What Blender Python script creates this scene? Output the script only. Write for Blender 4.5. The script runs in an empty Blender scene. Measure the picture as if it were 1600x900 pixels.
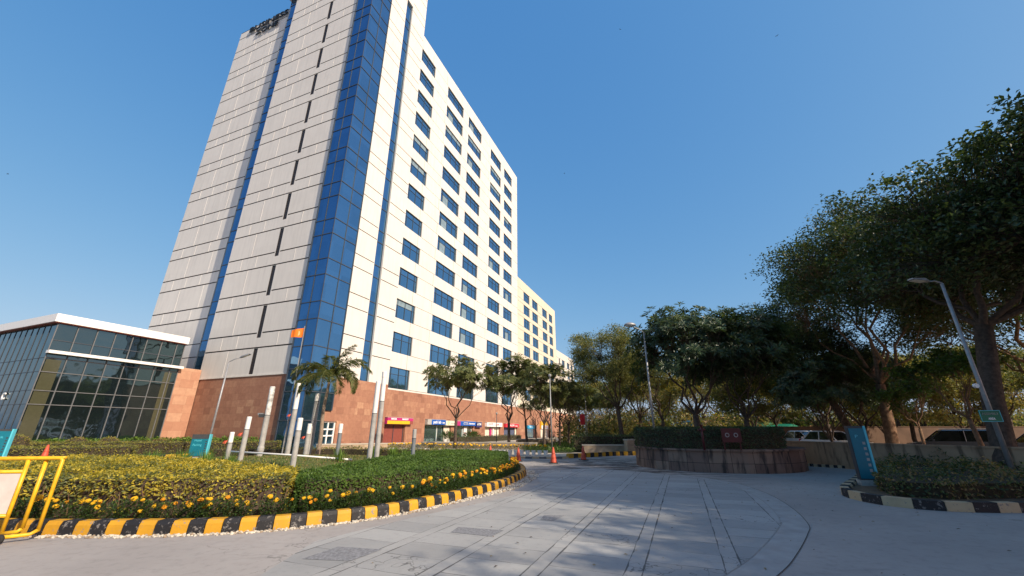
import bpy, math, random
from math import sin, cos, pi, radians as R
from mathutils import Vector, Matrix, noise
from mathutils.geometry import tessellate_polygon
random.seed(7)
scene = bpy.context.scene
col = scene.collection

# ------------------------------------------------------------------ node helpers
class NT:
    def __init__(s, name):
        s.m = bpy.data.materials.new(name); s.m.use_nodes = True
        s.t = s.m.node_tree; s.t.nodes.clear()
        s.out = s.t.nodes.new('ShaderNodeOutputMaterial')
    def n(s, typ, **kw):
        nd = s.t.nodes.new(typ)
        for k, v in kw.items(): setattr(nd, k, v)
        return nd
    def put(s, nd, key, v):
        if v is None: return
        i = nd.inputs[key]
        if isinstance(v, bpy.types.NodeSocket): s.t.links.new(v, i)
        else:
            if isinstance(v, (tuple, list)) and len(v) == 3 and i.type == 'RGBA': v = (*v, 1)
            i.default_value = v
    def math(s, op, a, b=None, c=None):
        nd = s.n('ShaderNodeMath', operation=op)
        s.put(nd, 0, a); s.put(nd, 1, b); s.put(nd, 2, c)
        return nd.outputs[0]
    def coord(s, kind='Object'):
        return s.n('ShaderNodeTexCoord').outputs[kind]
    def sep(s, v):
        nd = s.n('ShaderNodeSeparateXYZ'); s.put(nd, 0, v); return nd.outputs
    def comb(s, x, y, z):
        nd = s.n('ShaderNodeCombineXYZ'); s.put(nd, 0, x); s.put(nd, 1, y); s.put(nd, 2, z); return nd.outputs[0]
    def noise(s, vec, scale, detail=4, rough=0.55):
        nd = s.n('ShaderNodeTexNoise'); s.put(nd, 'Vector', vec); s.put(nd, 'Scale', scale)
        s.put(nd, 'Detail', detail); s.put(nd, 'Roughness', rough); return nd.outputs[0]
    def white(s, vec):
        nd = s.n('ShaderNodeTexWhiteNoise'); s.put(nd, 'Vector', vec); return nd.outputs[0]
    def ramp(s, fac, stops, interp='LINEAR'):
        nd = s.n('ShaderNodeValToRGB'); s.put(nd, 0, fac)
        cr = nd.color_ramp; cr.interpolation = interp
        while len(cr.elements) < len(stops): cr.elements.new(0.5)
        for e, (p, c) in zip(cr.elements, stops):
            e.position = p; e.color = (*c, 1) if len(c) == 3 else c
        return nd.outputs[0]
    def mix(s, fac, a, b, mode='MIX'):
        nd = s.n('ShaderNodeMix', data_type='RGBA', blend_type=mode)
        s.put(nd, 0, fac); s.put(nd, 6, a); s.put(nd, 7, b); return nd.outputs[2]
    def maprange(s, v, a, b, c=0, d=1):
        nd = s.n('ShaderNodeMapRange'); s.put(nd, 0, v)
        for i, q in enumerate((a, b, c, d)): nd.inputs[1 + i].default_value = q
        return nd.outputs[0]
    def bump(s, h, strength, dist):
        nd = s.n('ShaderNodeBump'); s.put(nd, 'Height', h); s.put(nd, 'Strength', strength); s.put(nd, 'Distance', dist)
        return nd.outputs[0]
    def bsdf(s, color, rough=0.7, metal=0, spec=0.4, normal=None, **kw):
        nd = s.n('ShaderNodeBsdfPrincipled')
        s.put(nd, 'Base Color', color); s.put(nd, 'Roughness', rough); s.put(nd, 'Metallic', metal)
        s.put(nd, 'Specular IOR Level', spec)
        if normal is not None: s.put(nd, 'Normal', normal)
        for k, v in kw.items(): s.put(nd, k.replace('_', ' '), v)
        s.t.links.new(nd.outputs[0], s.out.inputs[0]); return nd

def plain(name, c, rough=0.6, metal=0, var=0.12, scale=6, spec=0.4, bump=0, emis=None):
    m = NT(name); co = m.coord()
    n = m.noise(co, scale, 5)
    d = tuple(max(0, x * (1 - var)) for x in c); l = tuple(min(1, x * (1 + var)) for x in c)
    cc = m.ramp(n, [(0.3, d), (0.7, l)])
    nb = m.bump(m.noise(co, scale * 8, 3), bump, 0.02) if bump else None
    m.bsdf(cc, rough, metal, spec, nb)
    return m.m

def leafmat(name, c, trans=0.35, rough=0.5, spec=0.35):
    m = NT(name); co = m.coord()
    n = m.noise(co, 2.3, 3)
    d = tuple(x * 0.72 for x in c); l = tuple(x * 1.28 for x in c)
    cc = m.ramp(n, [(0.35, d), (0.65, l)])
    p = m.n('ShaderNodeBsdfPrincipled'); m.put(p, 'Base Color', cc); m.put(p, 'Roughness', rough); m.put(p, 'Specular IOR Level', spec)
    t = m.n('ShaderNodeBsdfTranslucent'); tc = tuple(min(1, x * y) for x, y in zip(c, (1.5, 1.4, .6))); m.put(t, 'Color', tc)
    mx = m.n('ShaderNodeMixShader'); mx.inputs[0].default_value = trans
    m.t.links.new(p.outputs[0], mx.inputs[1]); m.t.links.new(t.outputs[0], mx.inputs[2])
    m.t.links.new(mx.outputs[0], m.out.inputs[0])
    return m.m

def cladding(name, pal, cu=0.95, cv=0.62, rough=0.75):
    """patchwork of cut stone slabs: colour per slab, thin joints"""
    m = NT(name); x, y, z = m.sep(m.coord())
    u = m.math('ADD', x, y)
    row = m.math('FLOOR', m.math('DIVIDE', z, cv))
    off = m.math('MULTIPLY', m.white(m.comb(row, 3.3, 1.7)), cu)
    uu = m.math('DIVIDE', m.math('ADD', u, off), cu)
    cell = m.math('FLOOR', uu)
    w = m.white(m.comb(cell, row, 9.1))
    big = m.white(m.comb(m.math('FLOOR', m.math('DIVIDE', u, 3.1)), m.math('FLOOR', m.math('DIVIDE', z, 1.24)), 2.2))
    mixv = m.math('ADD', m.math('MULTIPLY', w, 0.65), m.math('MULTIPLY', big, 0.35))
    n = m.noise(m.coord(), 3.0, 6)
    cc = m.ramp(mixv, pal)
    cc = m.mix(m.maprange(n, 0.3, 0.75, 0.0, 0.45), cc, tuple(q * 0.75 for q in pal[0][1]))
    fu = m.math('FRACT', uu); fv = m.math('FRACT', m.math('DIVIDE', z, cv))
    j = m.math('MAXIMUM', m.math('LESS_THAN', fu, 0.012), m.math('LESS_THAN', fv, 0.018))
    cc = m.mix(m.math('MULTIPLY', j, 0.55), cc, tuple(q * 0.45 for q in pal[0][1]))
    m.bsdf(cc, rough, 0, 0.3, m.bump(m.noise(m.coord(), 40, 3), 0.25, 0.01))
    return m.m

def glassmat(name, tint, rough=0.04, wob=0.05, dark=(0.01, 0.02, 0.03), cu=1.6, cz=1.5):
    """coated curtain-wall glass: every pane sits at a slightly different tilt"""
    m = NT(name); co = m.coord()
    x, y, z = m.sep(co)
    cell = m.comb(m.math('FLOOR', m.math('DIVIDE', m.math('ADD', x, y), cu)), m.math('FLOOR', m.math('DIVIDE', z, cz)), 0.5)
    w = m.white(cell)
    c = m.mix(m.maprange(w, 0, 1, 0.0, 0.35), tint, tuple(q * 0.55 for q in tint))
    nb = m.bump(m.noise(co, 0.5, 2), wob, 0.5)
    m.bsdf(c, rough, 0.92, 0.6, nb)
    return m.m

M = {}
M['panel'] = None
def panelmat(name, c, streak=0.42):
    m = NT(name); co = m.coord(); x, y, z = m.sep(co)
    st = m.noise(m.comb(m.math('MULTIPLY', x, 1.3), m.math('MULTIPLY', y, 1.3), m.math('MULTIPLY', z, 0.12)), 2.2, 5)
    n = m.noise(co, 0.8, 4)
    f = m.math('MULTIPLY', m.maprange(st, 0.45, 0.8), streak)
    cc = m.mix(f, c, tuple(q * 0.66 for q in c))
    cc = m.mix(m.maprange(n, 0.35, 0.7, 0, 0.2), cc, tuple(q * 0.78 for q in c))
    pw = m.white(m.comb(m.math('FLOOR', m.math('DIVIDE', m.math('ADD', x, y), 3.9)), m.math('FLOOR', m.math('DIVIDE', m.math('ADD', z, 0.1), 1.49)), 4.4))
    cc = m.mix(m.math('MULTIPLY', pw, 0.16), cc, (c[0]*0.78, c[1]*0.76, c[2]*0.76))
    m.bsdf(cc, 0.62, 0, 0.3, m.bump(m.noise(co, 1.2, 3), 0.12, 0.05))
    return m.m
M['panel'] = panelmat('white_cladding', (0.69, 0.66, 0.60))
M['cream'] = panelmat('cream_cladding', (0.64, 0.585, 0.46))
M['offwhite'] = panelmat('offwhite_cladding', (0.64, 0.60, 0.53))
M['groove'] = plain('groove_shadow_gap', (0.05, 0.04, 0.035), 0.9)
M['batten'] = plain('sunlit_joint_edge', (0.66, 0.64, 0.60), 0.6, var=0.04)  # white tone stands in for sun catching the panel joint edges
M['slotdark'] = plain('slot_louvre', (0.035, 0.03, 0.03), 0.5)
M['stone'] = cladding('red_sandstone', [(0.0, (0.24, 0.11, 0.07)), (0.3, (0.34, 0.165, 0.105)), (0.75, (0.395, 0.20, 0.125)), (1.0, (0.48, 0.27, 0.165))])
M['stone_light'] = cladding('light_sandstone', [(0.0, (0.38, 0.19, 0.12)), (0.5, (0.45, 0.245, 0.155)), (1.0, (0.54, 0.34, 0.22))], 1.2, 0.8)
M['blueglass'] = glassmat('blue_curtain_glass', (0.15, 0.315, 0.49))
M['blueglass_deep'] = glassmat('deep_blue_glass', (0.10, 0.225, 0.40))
M['winglass'] = glassmat('window_glass', (0.19, 0.37, 0.52), 0.05, 0.06)
M['winblind'] = plain('window_blind_behind_glass', (0.20, 0.27, 0.30), 0.25, var=0.2, scale=1.5, spec=0.6)
M['khaki'] = plain('khaki_glazed_panel', (0.065, 0.066, 0.038), 0.12, var=0.1, spec=0.8)
M['pavglass'] = glassmat('pavilion_glass', (0.10, 0.16, 0.175), 0.03, 0.08, cu=1.25, cz=1.4)
M['frame'] = plain('dark_window_frame', (0.05, 0.06, 0.075), 0.45)
M['mullion'] = plain('grey_mullion', (0.13, 0.135, 0.14), 0.5, 0.0)
M['whitepaint'] = plain('white_paint', (0.80, 0.78, 0.74), 0.5, var=0.04)
M['roofgrey'] = plain('roof_grey', (0.32, 0.31, 0.30), 0.85)
M['black'] = plain('black_letters', (0.012, 0.013, 0.013), 0.55)
M['whitelet'] = plain('white_letters', (0.85, 0.85, 0.83), 0.5, var=0.02)

# kerb paint
def kerbpaint(name, c, under=(0.24, 0.21, 0.18), amt=0.19):
    m = NT(name); co = m.coord()
    n = m.noise(co, 11, 8, 0.75); n2 = m.noise(co, 2.5, 4)
    chip = m.math('GREATER_THAN', n, 1 - amt * 2.1)
    cc = m.mix(m.maprange(n2, 0.35, 0.7, 0, 0.45), c, tuple(q * 0.62 for q in c))
    cc = m.mix(chip, cc, under)
    m.bsdf(cc, 0.6, 0, 0.35, m.bump(n, 0.35, 0.02)); return m.m
M['kyellow'] = kerbpaint('kerb_yellow', (0.58, 0.30, 0.02))
M['kblack'] = kerbpaint('kerb_black', (0.018, 0.018, 0.02), (0.17, 0.16, 0.15), 0.20)
M['kcream'] = kerbpaint('kerb_faded_yellow', (0.52, 0.39, 0.24))
M['kgrey'] = kerbpaint('kerb_faded_grey', (0.12, 0.12, 0.13))

# road surfaces ------------------------------------------------------
def roadmat():
    m = NT('worn_concrete_road'); co = m.coord()
    n = m.noise(co, 0.35, 6, 0.6); n2 = m.noise(co, 6, 8, 0.7); n3 = m.noise(co, 60, 3)
    cc = m.ramp(n, [(0.30, (0.285, 0.26, 0.24)), (0.70, (0.375, 0.345, 0.318))])
    cc = m.mix(m.maprange(n2, 0.5, 0.78, 0, 0.45), cc, (0.13, 0.12, 0.115))
    # long faint stains dragged by tyres
    x, y, z = m.sep(co)
    s = m.noise(m.comb(m.math('MULTIPLY', x, 0.5), m.math('MULTIPLY', y, 2.2), 0.0), 1.1, 6, 0.65)
    cc = m.mix(m.maprange(s, 0.58, 0.75, 0, 0.4), cc, (0.12, 0.115, 0.11))
    # wet-looking dirt tracks beside the round planter
    dx = m.math('SUBTRACT', x, 5.2); dy = m.math('SUBTRACT', y, 21.5)
    dd = m.math('SQRT', m.math('ADD', m.math('MULTIPLY', dx, dx), m.math('MULTIPLY', m.math('MULTIPLY', dy, dy), 0.35)))
    s2 = m.noise(m.comb(m.math('MULTIPLY', x, 0.7), m.math('MULTIPLY', y, 1.6), 4.0), 1.3, 7, 0.7)
    f = m.math('MULTIPLY', m.maprange(dd, 2.0, 5.5, 1, 0), m.maprange(s2, 0.46, 0.53, 0, 0.9))
    cc = m.mix(f, cc, (0.035, 0.032, 0.03))
    # hairline cracks
    v = m.n('ShaderNodeTexVoronoi', feature='DISTANCE_TO_EDGE'); m.put(v, 'Scale', 0.23)
    wn = m.n('ShaderNodeVectorMath', operation='ADD'); nn = m.n('ShaderNodeTexNoise'); m.put(nn, 'Vector', co); m.put(nn, 'Scale', 1.5); m.put(nn, 'Detail', 6.0)
    m.t.links.new(co, wn.inputs[0]); m.t.links.new(nn.outputs[1], wn.inputs[1]); m.t.links.new(wn.outputs[0], v.inputs['Vector'])
    cr = m.math('MULTIPLY', m.maprange(v.outputs['Distance'], 0.0, 0.0025, 0.5, 0), m.maprange(n, 0.5, 0.55, 0, 1))
    cc = m.mix(cr, cc, (0.06, 0.055, 0.05))
    m.bsdf(cc, 0.8, 0, 0.3, m.bump(n3, 0.35, 0.006)); return m.m
M['road'] = roadmat()

def pavemat():
    m = NT('stone_slab_paving'); co = m.coord(); x, y, z = m.sep(co)
    c, s_ = cos(R(22)), sin(R(22))
    nn = m.noise(co, 0.9, 3)
    u = m.math('SUBTRACT', m.math('MULTIPLY', x, c), m.math('MULTIPLY', y, s_))
    v = m.math('ADD', m.math('MULTIPLY', x, s_), m.math('MULTIPLY', y, c))
    u = m.math('ADD', u, m.math('MULTIPLY', m.math('SUBTRACT', nn, 0.5), 0.02))
    v = m.math('ADD', v, m.math('MULTIPLY', m.math('SUBTRACT', nn, 0.5), 0.04))
    U = m.math('DIVIDE', m.math('ADD', u, 3.20), 1.158)      # strips every 1.158 m
    colm = m.math('FLOOR', U); fu = m.math('FRACT', U)
    strip = m.math('LESS_THAN', fu, 0.185)
    half = m.math('ADD', colm, 0.0)
    off = m.math('MULTIPLY', m.white(m.comb(half, 1.5, 0.3)), 0.9)
    V = m.math('DIVIDE', m.math('ADD', v, off), 0.66)
    row = m.math('FLOOR', V); fv = m.math('FRACT', V)
    Vs = m.math('DIVIDE', m.math('ADD', v, off), 1.7); fvs = m.math('FRACT', Vs)
    w = m.white(m.comb(colm, row, 7.7)); ws = m.white(m.comb(colm, m.math('FLOOR', Vs), 17.7))
    slab = m.ramp(w, [(0.0, (0.29, 0.287, 0.276)), (0.5, (0.335, 0.33, 0.315)), (1.0, (0.385, 0.378, 0.358))])
    sc = m.ramp(ws, [(0.0, (0.335, 0.328, 0.312)), (1.0, (0.375, 0.367, 0.347))])
    cc = m.mix(strip, slab, sc)
    n1 = m.noise(co, 0.6, 5); n2 = m.noise(co, 9, 8, 0.72); n4 = m.noise(co, 3.2, 6, 0.6)
    cc = m.mix(m.maprange(n1, 0.4, 0.7, 0, 0.45), cc, (0.21, 0.21, 0.205))
    cc = m.mix(m.maprange(n2, 0.52, 0.75, 0, 0.4), cc, (0.15, 0.15, 0.15))
    cc = m.mix(m.maprange(n4, 0.60, 0.8, 0, 0.35), cc, (0.46, 0.45, 0.42))
    # two rough grey repair patches (exposed aggregate)
    # joints: thin, some nearly closed
    jw = m.maprange(m.noise(co, 1.7, 3), 0.38, 0.62, 0.004, 0.024)
    j1 = m.math('MULTIPLY', m.math('LESS_THAN', fv, jw), m.math('SUBTRACT', 1, strip))
    j2 = m.math('LESS_THAN', m.math('ABSOLUTE', m.math('SUBTRACT', fu, 0.185)), m.math('MULTIPLY', jw, 0.55))
    j3 = m.math('LESS_THAN', fu, m.math('MULTIPLY', jw, 0.9))
    j4 = m.math('MULTIPLY', m.math('LESS_THAN', fvs, 0.004), strip)
    jj = m.math('MAXIMUM', m.math('MAXIMUM', j1, j2), m.math('MAXIMUM', j3, j4))
    cc = m.mix(m.math('MULTIPLY', jj, 0.85), cc, (0.05, 0.047, 0.045))
    vv = m.n('ShaderNodeTexVoronoi', feature='DISTANCE_TO_EDGE'); m.put(vv, 'Scale', 1.6)
    wn = m.n('ShaderNodeVectorMath', operation='ADD'); q = m.n('ShaderNodeTexNoise'); m.put(q, 'Vector', co); m.put(q, 'Scale', 3.0)
    m.t.links.new(co, wn.inputs[0]); m.t.links.new(q.outputs[1], wn.inputs[1]); m.t.links.new(wn.outputs[0], vv.inputs['Vector'])
    msk = m.maprange(m.white(m.comb(colm, row, 3.1)), 0.90, 0.93, 0, 1)
    cr = m.math('MULTIPLY', m.maprange(vv.outputs['Distance'], 0.0, 0.02, 0.8, 0), msk)
    cc = m.mix(cr, cc, (0.045, 0.042, 0.04))
    m.bsdf(cc, 0.72, 0, 0.35, m.bump(m.noise(co, 45, 4), 0.3, 0.006)); return m.m
M['paving'] = pavemat()
M['border'] = plain('paving_border', (0.32, 0.312, 0.298), 0.75, var=0.14, scale=3)
M['aggregate'] = plain('aggregate_patch', (0.20, 0.20, 0.205), 0.9, var=0.4, scale=26)
M['darkline'] = plain('joint_and_edge_shadow', (0.05, 0.045, 0.04), 0.9)
M['soil'] = plain('dry_soil', (0.13, 0.085, 0.05), 0.95, var=0.4, scale=5, bump=0.5)
M['dryland'] = plain('dry_land', (0.20, 0.145, 0.08), 0.95, var=0.4, scale=0.8, bump=0.4)
M['lawn'] = plain('lawn_grass', (0.085, 0.105, 0.018), 0.9, var=0.35, scale=4, bump=0.8)
M['cover'] = plain('ground_cover_base', (0.035, 0.06, 0.012), 0.9, var=0.5, scale=7, bump=0.9)
M['footway'] = plain('far_footway', (0.42, 0.37, 0.30), 0.85, var=0.15, scale=1.2)
M['gravel'] = plain('pale_pebble', (0.50, 0.46, 0.38), 0.8, var=0.35, scale=18)
M['gravel2'] = plain('brown_pebble', (0.30, 0.23, 0.16), 0.8, var=0.35, scale=18)
M['planterstone'] = None
def planterstone():
    m = NT('stained_planter_stone'); co = m.coord(); x, y, z = m.sep(co)
    ang = m.math('MULTIPLY', m.math('ARCTAN2', y, x), 3.9)
    cell = m.math('FLOOR', m.math('DIVIDE', ang, 0.9)); row = m.math('GREATER_THAN', z, 0.36)
    w = m.white(m.comb(cell, row, 1.0))
    cc = m.ramp(w, [(0, (0.13, 0.078, 0.06)), (0.5, (0.19, 0.12, 0.092)), (1, (0.27, 0.185, 0.135))])
    st = m.noise(m.comb(m.math('MULTIPLY', ang, 1.0), m.math('MULTIPLY', z, 0.18), 0.0), 3.0, 5, 0.6)
    cc = m.mix(m.maprange(st, 0.5, 0.62, 0, 0.85), cc, (0.022, 0.018, 0.018))
    fa = m.math('FRACT', m.math('DIVIDE', ang, 0.9))
    j = m.math('MAXIMUM', m.math('LESS_THAN', fa, 0.02), m.math('LESS_THAN', m.math('ABSOLUTE', m.math('SUBTRACT', z, 0.36)), 0.008))
    cc = m.mix(j, cc, (0.02, 0.017, 0.015))
    m.bsdf(cc, 0.75, 0, 0.35, m.bump(m.noise(co, 20, 5), 0.3, 0.01)); return m.m
M['planterstone'] = planterstone()
def wallmat():
    m = NT('brown_plaster_wall'); co = m.coord(); x, y, z = m.sep(co)
    n = m.noise(co, 1.2, 6); st = m.noise(m.comb(m.math('MULTIPLY', m.math('ADD', x, y), 1.0), 0.0, m.math('MULTIPLY', z, 0.2)), 3.5, 5)
    cc = m.ramp(n, [(0.3, (0.33, 0.205, 0.125)), (0.7, (0.44, 0.29, 0.18))])
    cc = m.mix(m.maprange(st, 0.52, 0.66, 0, 0.75), cc, (0.07, 0.045, 0.03))
    m.bsdf(cc, 0.85, 0, 0.25, m.bump(m.noise(co, 25, 4), 0.3, 0.01)); return m.m
M['brownwall'] = wallmat()
M['shadedwall'] = plain('shaded_brown_wall', (0.12, 0.075, 0.05), 0.9, var=0.3, scale=1.0)  # wall brown darkened in the colour to carry the shade lying on it
M['plinthstone'] = plain('low_wall_stone', (0.36, 0.27, 0.18), 0.8, var=0.3, scale=2)
M['bark'] = plain('grey_brown_bark', (0.075, 0.052, 0.038), 0.9, var=0.45, scale=9, bump=0.7)
M['bark_warm'] = plain('warm_bark', (0.20, 0.12, 0.07), 0.9, var=0.4, scale=7, bump=0.7)
M['palmbark'] = plain('palm_trunk_bark', (0.25, 0.19, 0.14), 0.85, var=0.3, scale=12, bump=0.5)
M['leaf_dark'] = leafmat('leaf_dark', (0.040, 0.070, 0.028), 0.25, 0.42, 0.5)
M['leaf_mid'] = leafmat('leaf_mid', (0.072, 0.105, 0.034), 0.32)
M['leaf_olive'] = leafmat('leaf_olive', (0.130, 0.148, 0.052), 0.35)
M['leaf_light'] = leafmat('leaf_light', (0.23, 0.225, 0.085), 0.42)
M['leaf_yellow'] = leafmat('leaf_yellow', (0.27, 0.22, 0.045), 0.45)
M['leaf_dry'] = leafmat('leaf_dry', (0.26, 0.19, 0.09), 0.35)
M['hedge_green'] = leafmat('hedge_green', (0.070, 0.130, 0.022), 0.3)
M['hedge_green2'] = leafmat('hedge_green_light', (0.105, 0.175, 0.030), 0.35)
M['hedge_gold'] = leafmat('hedge_gold', (0.52, 0.42, 0.05), 0.4)
M['hedge_gold2'] = leafmat('hedge_gold_green', (0.32, 0.29, 0.05), 0.4)
M['hedge_core'] = plain('hedge_inner_twigs', (0.045, 0.035, 0.020), 0.95, var=0.5, scale=12)
M['blade'] = leafmat('grass_blade', (0.13, 0.22, 0.035), 0.4)
M['marifol'] = leafmat('marigold_leaf', (0.045, 0.085, 0.020), 0.3)
M['marigold'] = plain('marigold_petals', (0.86, 0.47, 0.012), 0.7, var=0.22, scale=30, bump=0.9)
M['marigold2'] = plain('orange_marigold_petals', (0.82, 0.33, 0.010), 0.7, var=0.22, scale=30, bump=0.9)
M['polegrey'] = plain('grey_post_paint', (0.34, 0.335, 0.32), 0.7, var=0.22, scale=4)
M['polewhite'] = plain('white_post_top', (0.78, 0.76, 0.72), 0.6, var=0.06, scale=4)
M['poledark'] = plain('dark_post_paint', (0.16, 0.18, 0.20), 0.6, var=0.15)
M['galv'] = plain('galvanised_steel', (0.30, 0.305, 0.31), 0.5, 0.35, var=0.15)
M['teal'] = plain('teal_sign_face', (0.006, 0.15, 0.21), 0.45, var=0.08)
M['tealbright'] = plain('cyan_sign_edge', (0.10, 0.52, 0.62), 0.45, var=0.05)
M['signdark'] = plain('dark_sign_body', (0.05, 0.055, 0.06), 0.5)
M['conc'] = plain('pale_concrete', (0.38, 0.37, 0.34), 0.85, var=0.25)
M['yelmetal'] = plain('yellow_barrier_paint', (0.72, 0.40, 0.015), 0.45, var=0.18, scale=9)
M['boardwhite'] = plain('barrier_board', (0.60, 0.54, 0.49), 0.6, var=0.08)
M['rubber'] = plain('rubber', (0.02, 0.02, 0.02), 0.8)
M['orange'] = plain('cone_orange', (0.50, 0.075, 0.035), 0.55, var=0.2)
M['flag'] = plain('saffron_cloth', (0.85, 0.19, 0.015), 0.8, var=0.08)
M['flagyel'] = plain('flag_emblem_cloth', (0.82, 0.55, 0.25), 0.8)
M['redsign'] = plain('shade_darkened_red', (0.07, 0.010, 0.012), 0.5)  # red darkened in the colour for the shade around board and hydrant
M['greensign'] = plain('green_sign_face', (0.005, 0.16, 0.09), 0.45)
M['magenta'] = plain('magenta_sign', (0.46, 0.03, 0.16), 0.5)
M['signyellow'] = plain('yellow_sign', (0.80, 0.44, 0.02), 0.5)
M['signblue'] = plain('blue_sign', (0.015, 0.10, 0.42), 0.5)
M['signnavy'] = plain('navy_sign', (0.03, 0.03, 0.12), 0.5)
M['signred'] = plain('red_sign', (0.62, 0.03, 0.05), 0.5)
M['signcream'] = plain('cream_sign', (0.78, 0.72, 0.55), 0.5)
M['signcyan'] = plain('cyan_sign', (0.03, 0.35, 0.62), 0.5)
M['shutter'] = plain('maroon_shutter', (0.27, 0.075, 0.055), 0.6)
M['shutterblue'] = plain('slate_shutter', (0.10, 0.12, 0.20), 0.6)
M['shopglass'] = glassmat('shop_glass', (0.42, 0.60, 0.62), 0.12, 0.05)
M['shoppale'] = plain('pale_shop_interior', (0.70, 0.62, 0.50), 0.7)
M['tarpblue'] = plain('blue_tarpaulin', (0.03, 0.22, 0.50), 0.6)
M['tarpgreen'] = plain('green_canopy', (0.01, 0.22, 0.12), 0.6)
M['brick'] = plain('orange_house_wall', (0.50, 0.27, 0.13), 0.85, var=0.2, scale=1)
M['carwhite'] = plain('white_car_paint', (0.75, 0.76, 0.78), 0.25, var=0.02, spec=0.7)
M['carblack'] = plain('dark_car_paint', (0.02, 0.025, 0.035), 0.2, var=0.02, spec=0.8)
M['carglass'] = glassmat('car_glass', (0.10, 0.13, 0.15), 0.05)
M['lamp'] = plain('lamp_lens', (0.6, 0.6, 0.55), 0.3)
M['birdfeather'] = plain('bird_feather', (0.03, 0.03, 0.035), 0.8)

# ------------------------------------------------------------------ mesh helpers
class MB:
    def __init__(s): s.v = []; s.f = []; s.m = []; s.mats = []
    def mi(s, mat):
        if mat not in s.mats: s.mats.append(mat)
        return s.mats.index(mat)
    def face(s, pts, mat):
        b = len(s.v); s.v.extend([tuple(p) for p in pts]); s.f.append(tuple(range(b, b + len(pts)))); s.m.append(s.mi(mat))
    def add(s, vs, fs, mat):
        b = len(s.v); k = s.mi(mat); s.v.extend([tuple(p) for p in vs])
        for f in fs: s.f.append(tuple(b + i for i in f)); s.m.append(k)
    def box(s, a, b, mat, mx=None):
        x0, y0, z0 = a; x1, y1, z1 = b
        vs = [(x0,y0,z0),(x1,y0,z0),(x1,y1,z0),(x0,y1,z0),(x0,y0,z1),(x1,y0,z1),(x1,y1,z1),(x0,y1,z1)]
        if mx: vs = [mx @ Vector(p) for p in vs]
        s.add(vs, [(0,3,2,1),(4,5,6,7),(0,1,5,4),(1,2,6,5),(2,3,7,6),(3,0,4,7)], mat)
    def tube(s, pts, rad, mat, n=8, cap=True):
        pts = [Vector(p) for p in pts]
        if not isinstance(rad, (list, tuple)): rad = [rad] * len(pts)
        vs = []; fs = []; ref = None
        for i, p in enumerate(pts):
            d = (pts[min(i+1, len(pts)-1)] - pts[max(i-1, 0)])
            d = d.normalized() if d.length > 1e-9 else Vector((0,0,1))
            if ref is None: ref = d.orthogonal().normalized()
            u = (ref - d * ref.dot(d)); u = u.normalized() if u.length > 1e-6 else d.orthogonal().normalized()
            ref = u; w = d.cross(u)
            for k in range(n):
                a = 2 * pi * k / n; vs.append(p + (u * cos(a) + w * sin(a)) * rad[i])
        for i in range(len(pts) - 1):
            for k in range(n):
                k2 = (k + 1) % n; fs.append((i*n+k, i*n+k2, (i+1)*n+k2, (i+1)*n+k))
        if cap: fs.append(tuple(range(n-1, -1, -1))); fs.append(tuple((len(pts)-1)*n + k for k in range(n)))
        s.add(vs, fs, mat)
    def lathe(s, prof, mat, n=16, c=(0,0,0), axis=None):
        vs = []; fs = []
        for r, z in prof:
            for k in range(n):
                a = 2*pi*k/n; p = Vector((r*cos(a), r*sin(a), z))
                if axis: p = axis @ p
                vs.append(p + Vector(c))
        for i in range(len(prof) - 1):
            for k in range(n):
                k2 = (k+1) % n; fs.append((i*n+k, i*n+k2, (i+1)*n+k2, (i+1)*n+k))
        fs.append(tuple(range(n-1, -1, -1))); fs.append(tuple((len(prof)-1)*n + k for k in range(n)))
        s.add(vs, fs, mat)
    def leaf(s, p, d, up, L, W, mat, fold=0.15):
        side = d.cross(up)
        if side.length < 1e-4: side = d.orthogonal()
        side.normalize(); nrm = side.cross(d).normalized()
        m = p + d * (L * 0.5)
        b = len(s.v)
        s.v.extend([tuple(p), tuple(m + side * W/2 + nrm * (W*fold)), tuple(p + d * L - nrm*(L*0.08)), tuple(m - side * W/2 + nrm * (W*fold))])
        k = s.mi(mat); s.f.append((b, b+1, b+2)); s.m.append(k); s.f.append((b, b+2, b+3)); s.m.append(k)
    def build(s, name, parent=None, smooth=False, loc=None):
        me = bpy.data.meshes.new(name); me.from_pydata(s.v, [], s.f)
        for m in s.mats: me.materials.append(m)
        me.polygons.foreach_set('material_index', s.m)
        if smooth: me.polygons.foreach_set('use_smooth', [len(f) <= 4 for f in s.f])
        me.update(); o = bpy.data.objects.new(name, me); col.objects.link(o)
        if parent: o.parent = parent
        if loc: o.location = loc
        return o

def thing(name, label, cat, loc=(0,0,0), rz=0, group=None):
    o = bpy.data.objects.new(name, None); col.objects.link(o); o.location = loc; o.rotation_euler = (0,0,rz)
    o.empty_display_size = 0.3
    return tag(o, label, cat, group)
def tag(o, label, cat, group=None):
    o['label'] = label; o['category'] = cat
    if group: o['group'] = group
    return o
def struct(o): o['kind'] = 'structure'; return o
def dup(root, loc, rz=0, label=None, scale=None, group=None, rot=None):
    r = root.copy(); col.objects.link(r); r.location = loc; r.rotation_euler = rot if rot else (0,0,rz)
    if scale: r.scale = scale if isinstance(scale, tuple) else (scale,)*3
    if label: r['label'] = label
    if group: r['group'] = group
    def rec(a, b):
        for ch in [q for q in KIDS.get(a.name, [])]:
            c = ch.copy(); col.objects.link(c); c.parent = b; rec(ch, c)
    rec(root, r); return r
KIDS = {}
def index_kids():
    KIDS.clear()
    for o in bpy.data.objects:
        if o.parent: KIDS.setdefault(o.parent.name, []).append(o)
ORD = ['first','second','third','fourth','fifth','sixth','seventh','eighth','ninth','tenth','eleventh','twelfth','thirteenth','fourteenth','fifteenth','sixteenth','seventeenth','eighteenth','nineteenth']
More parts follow.
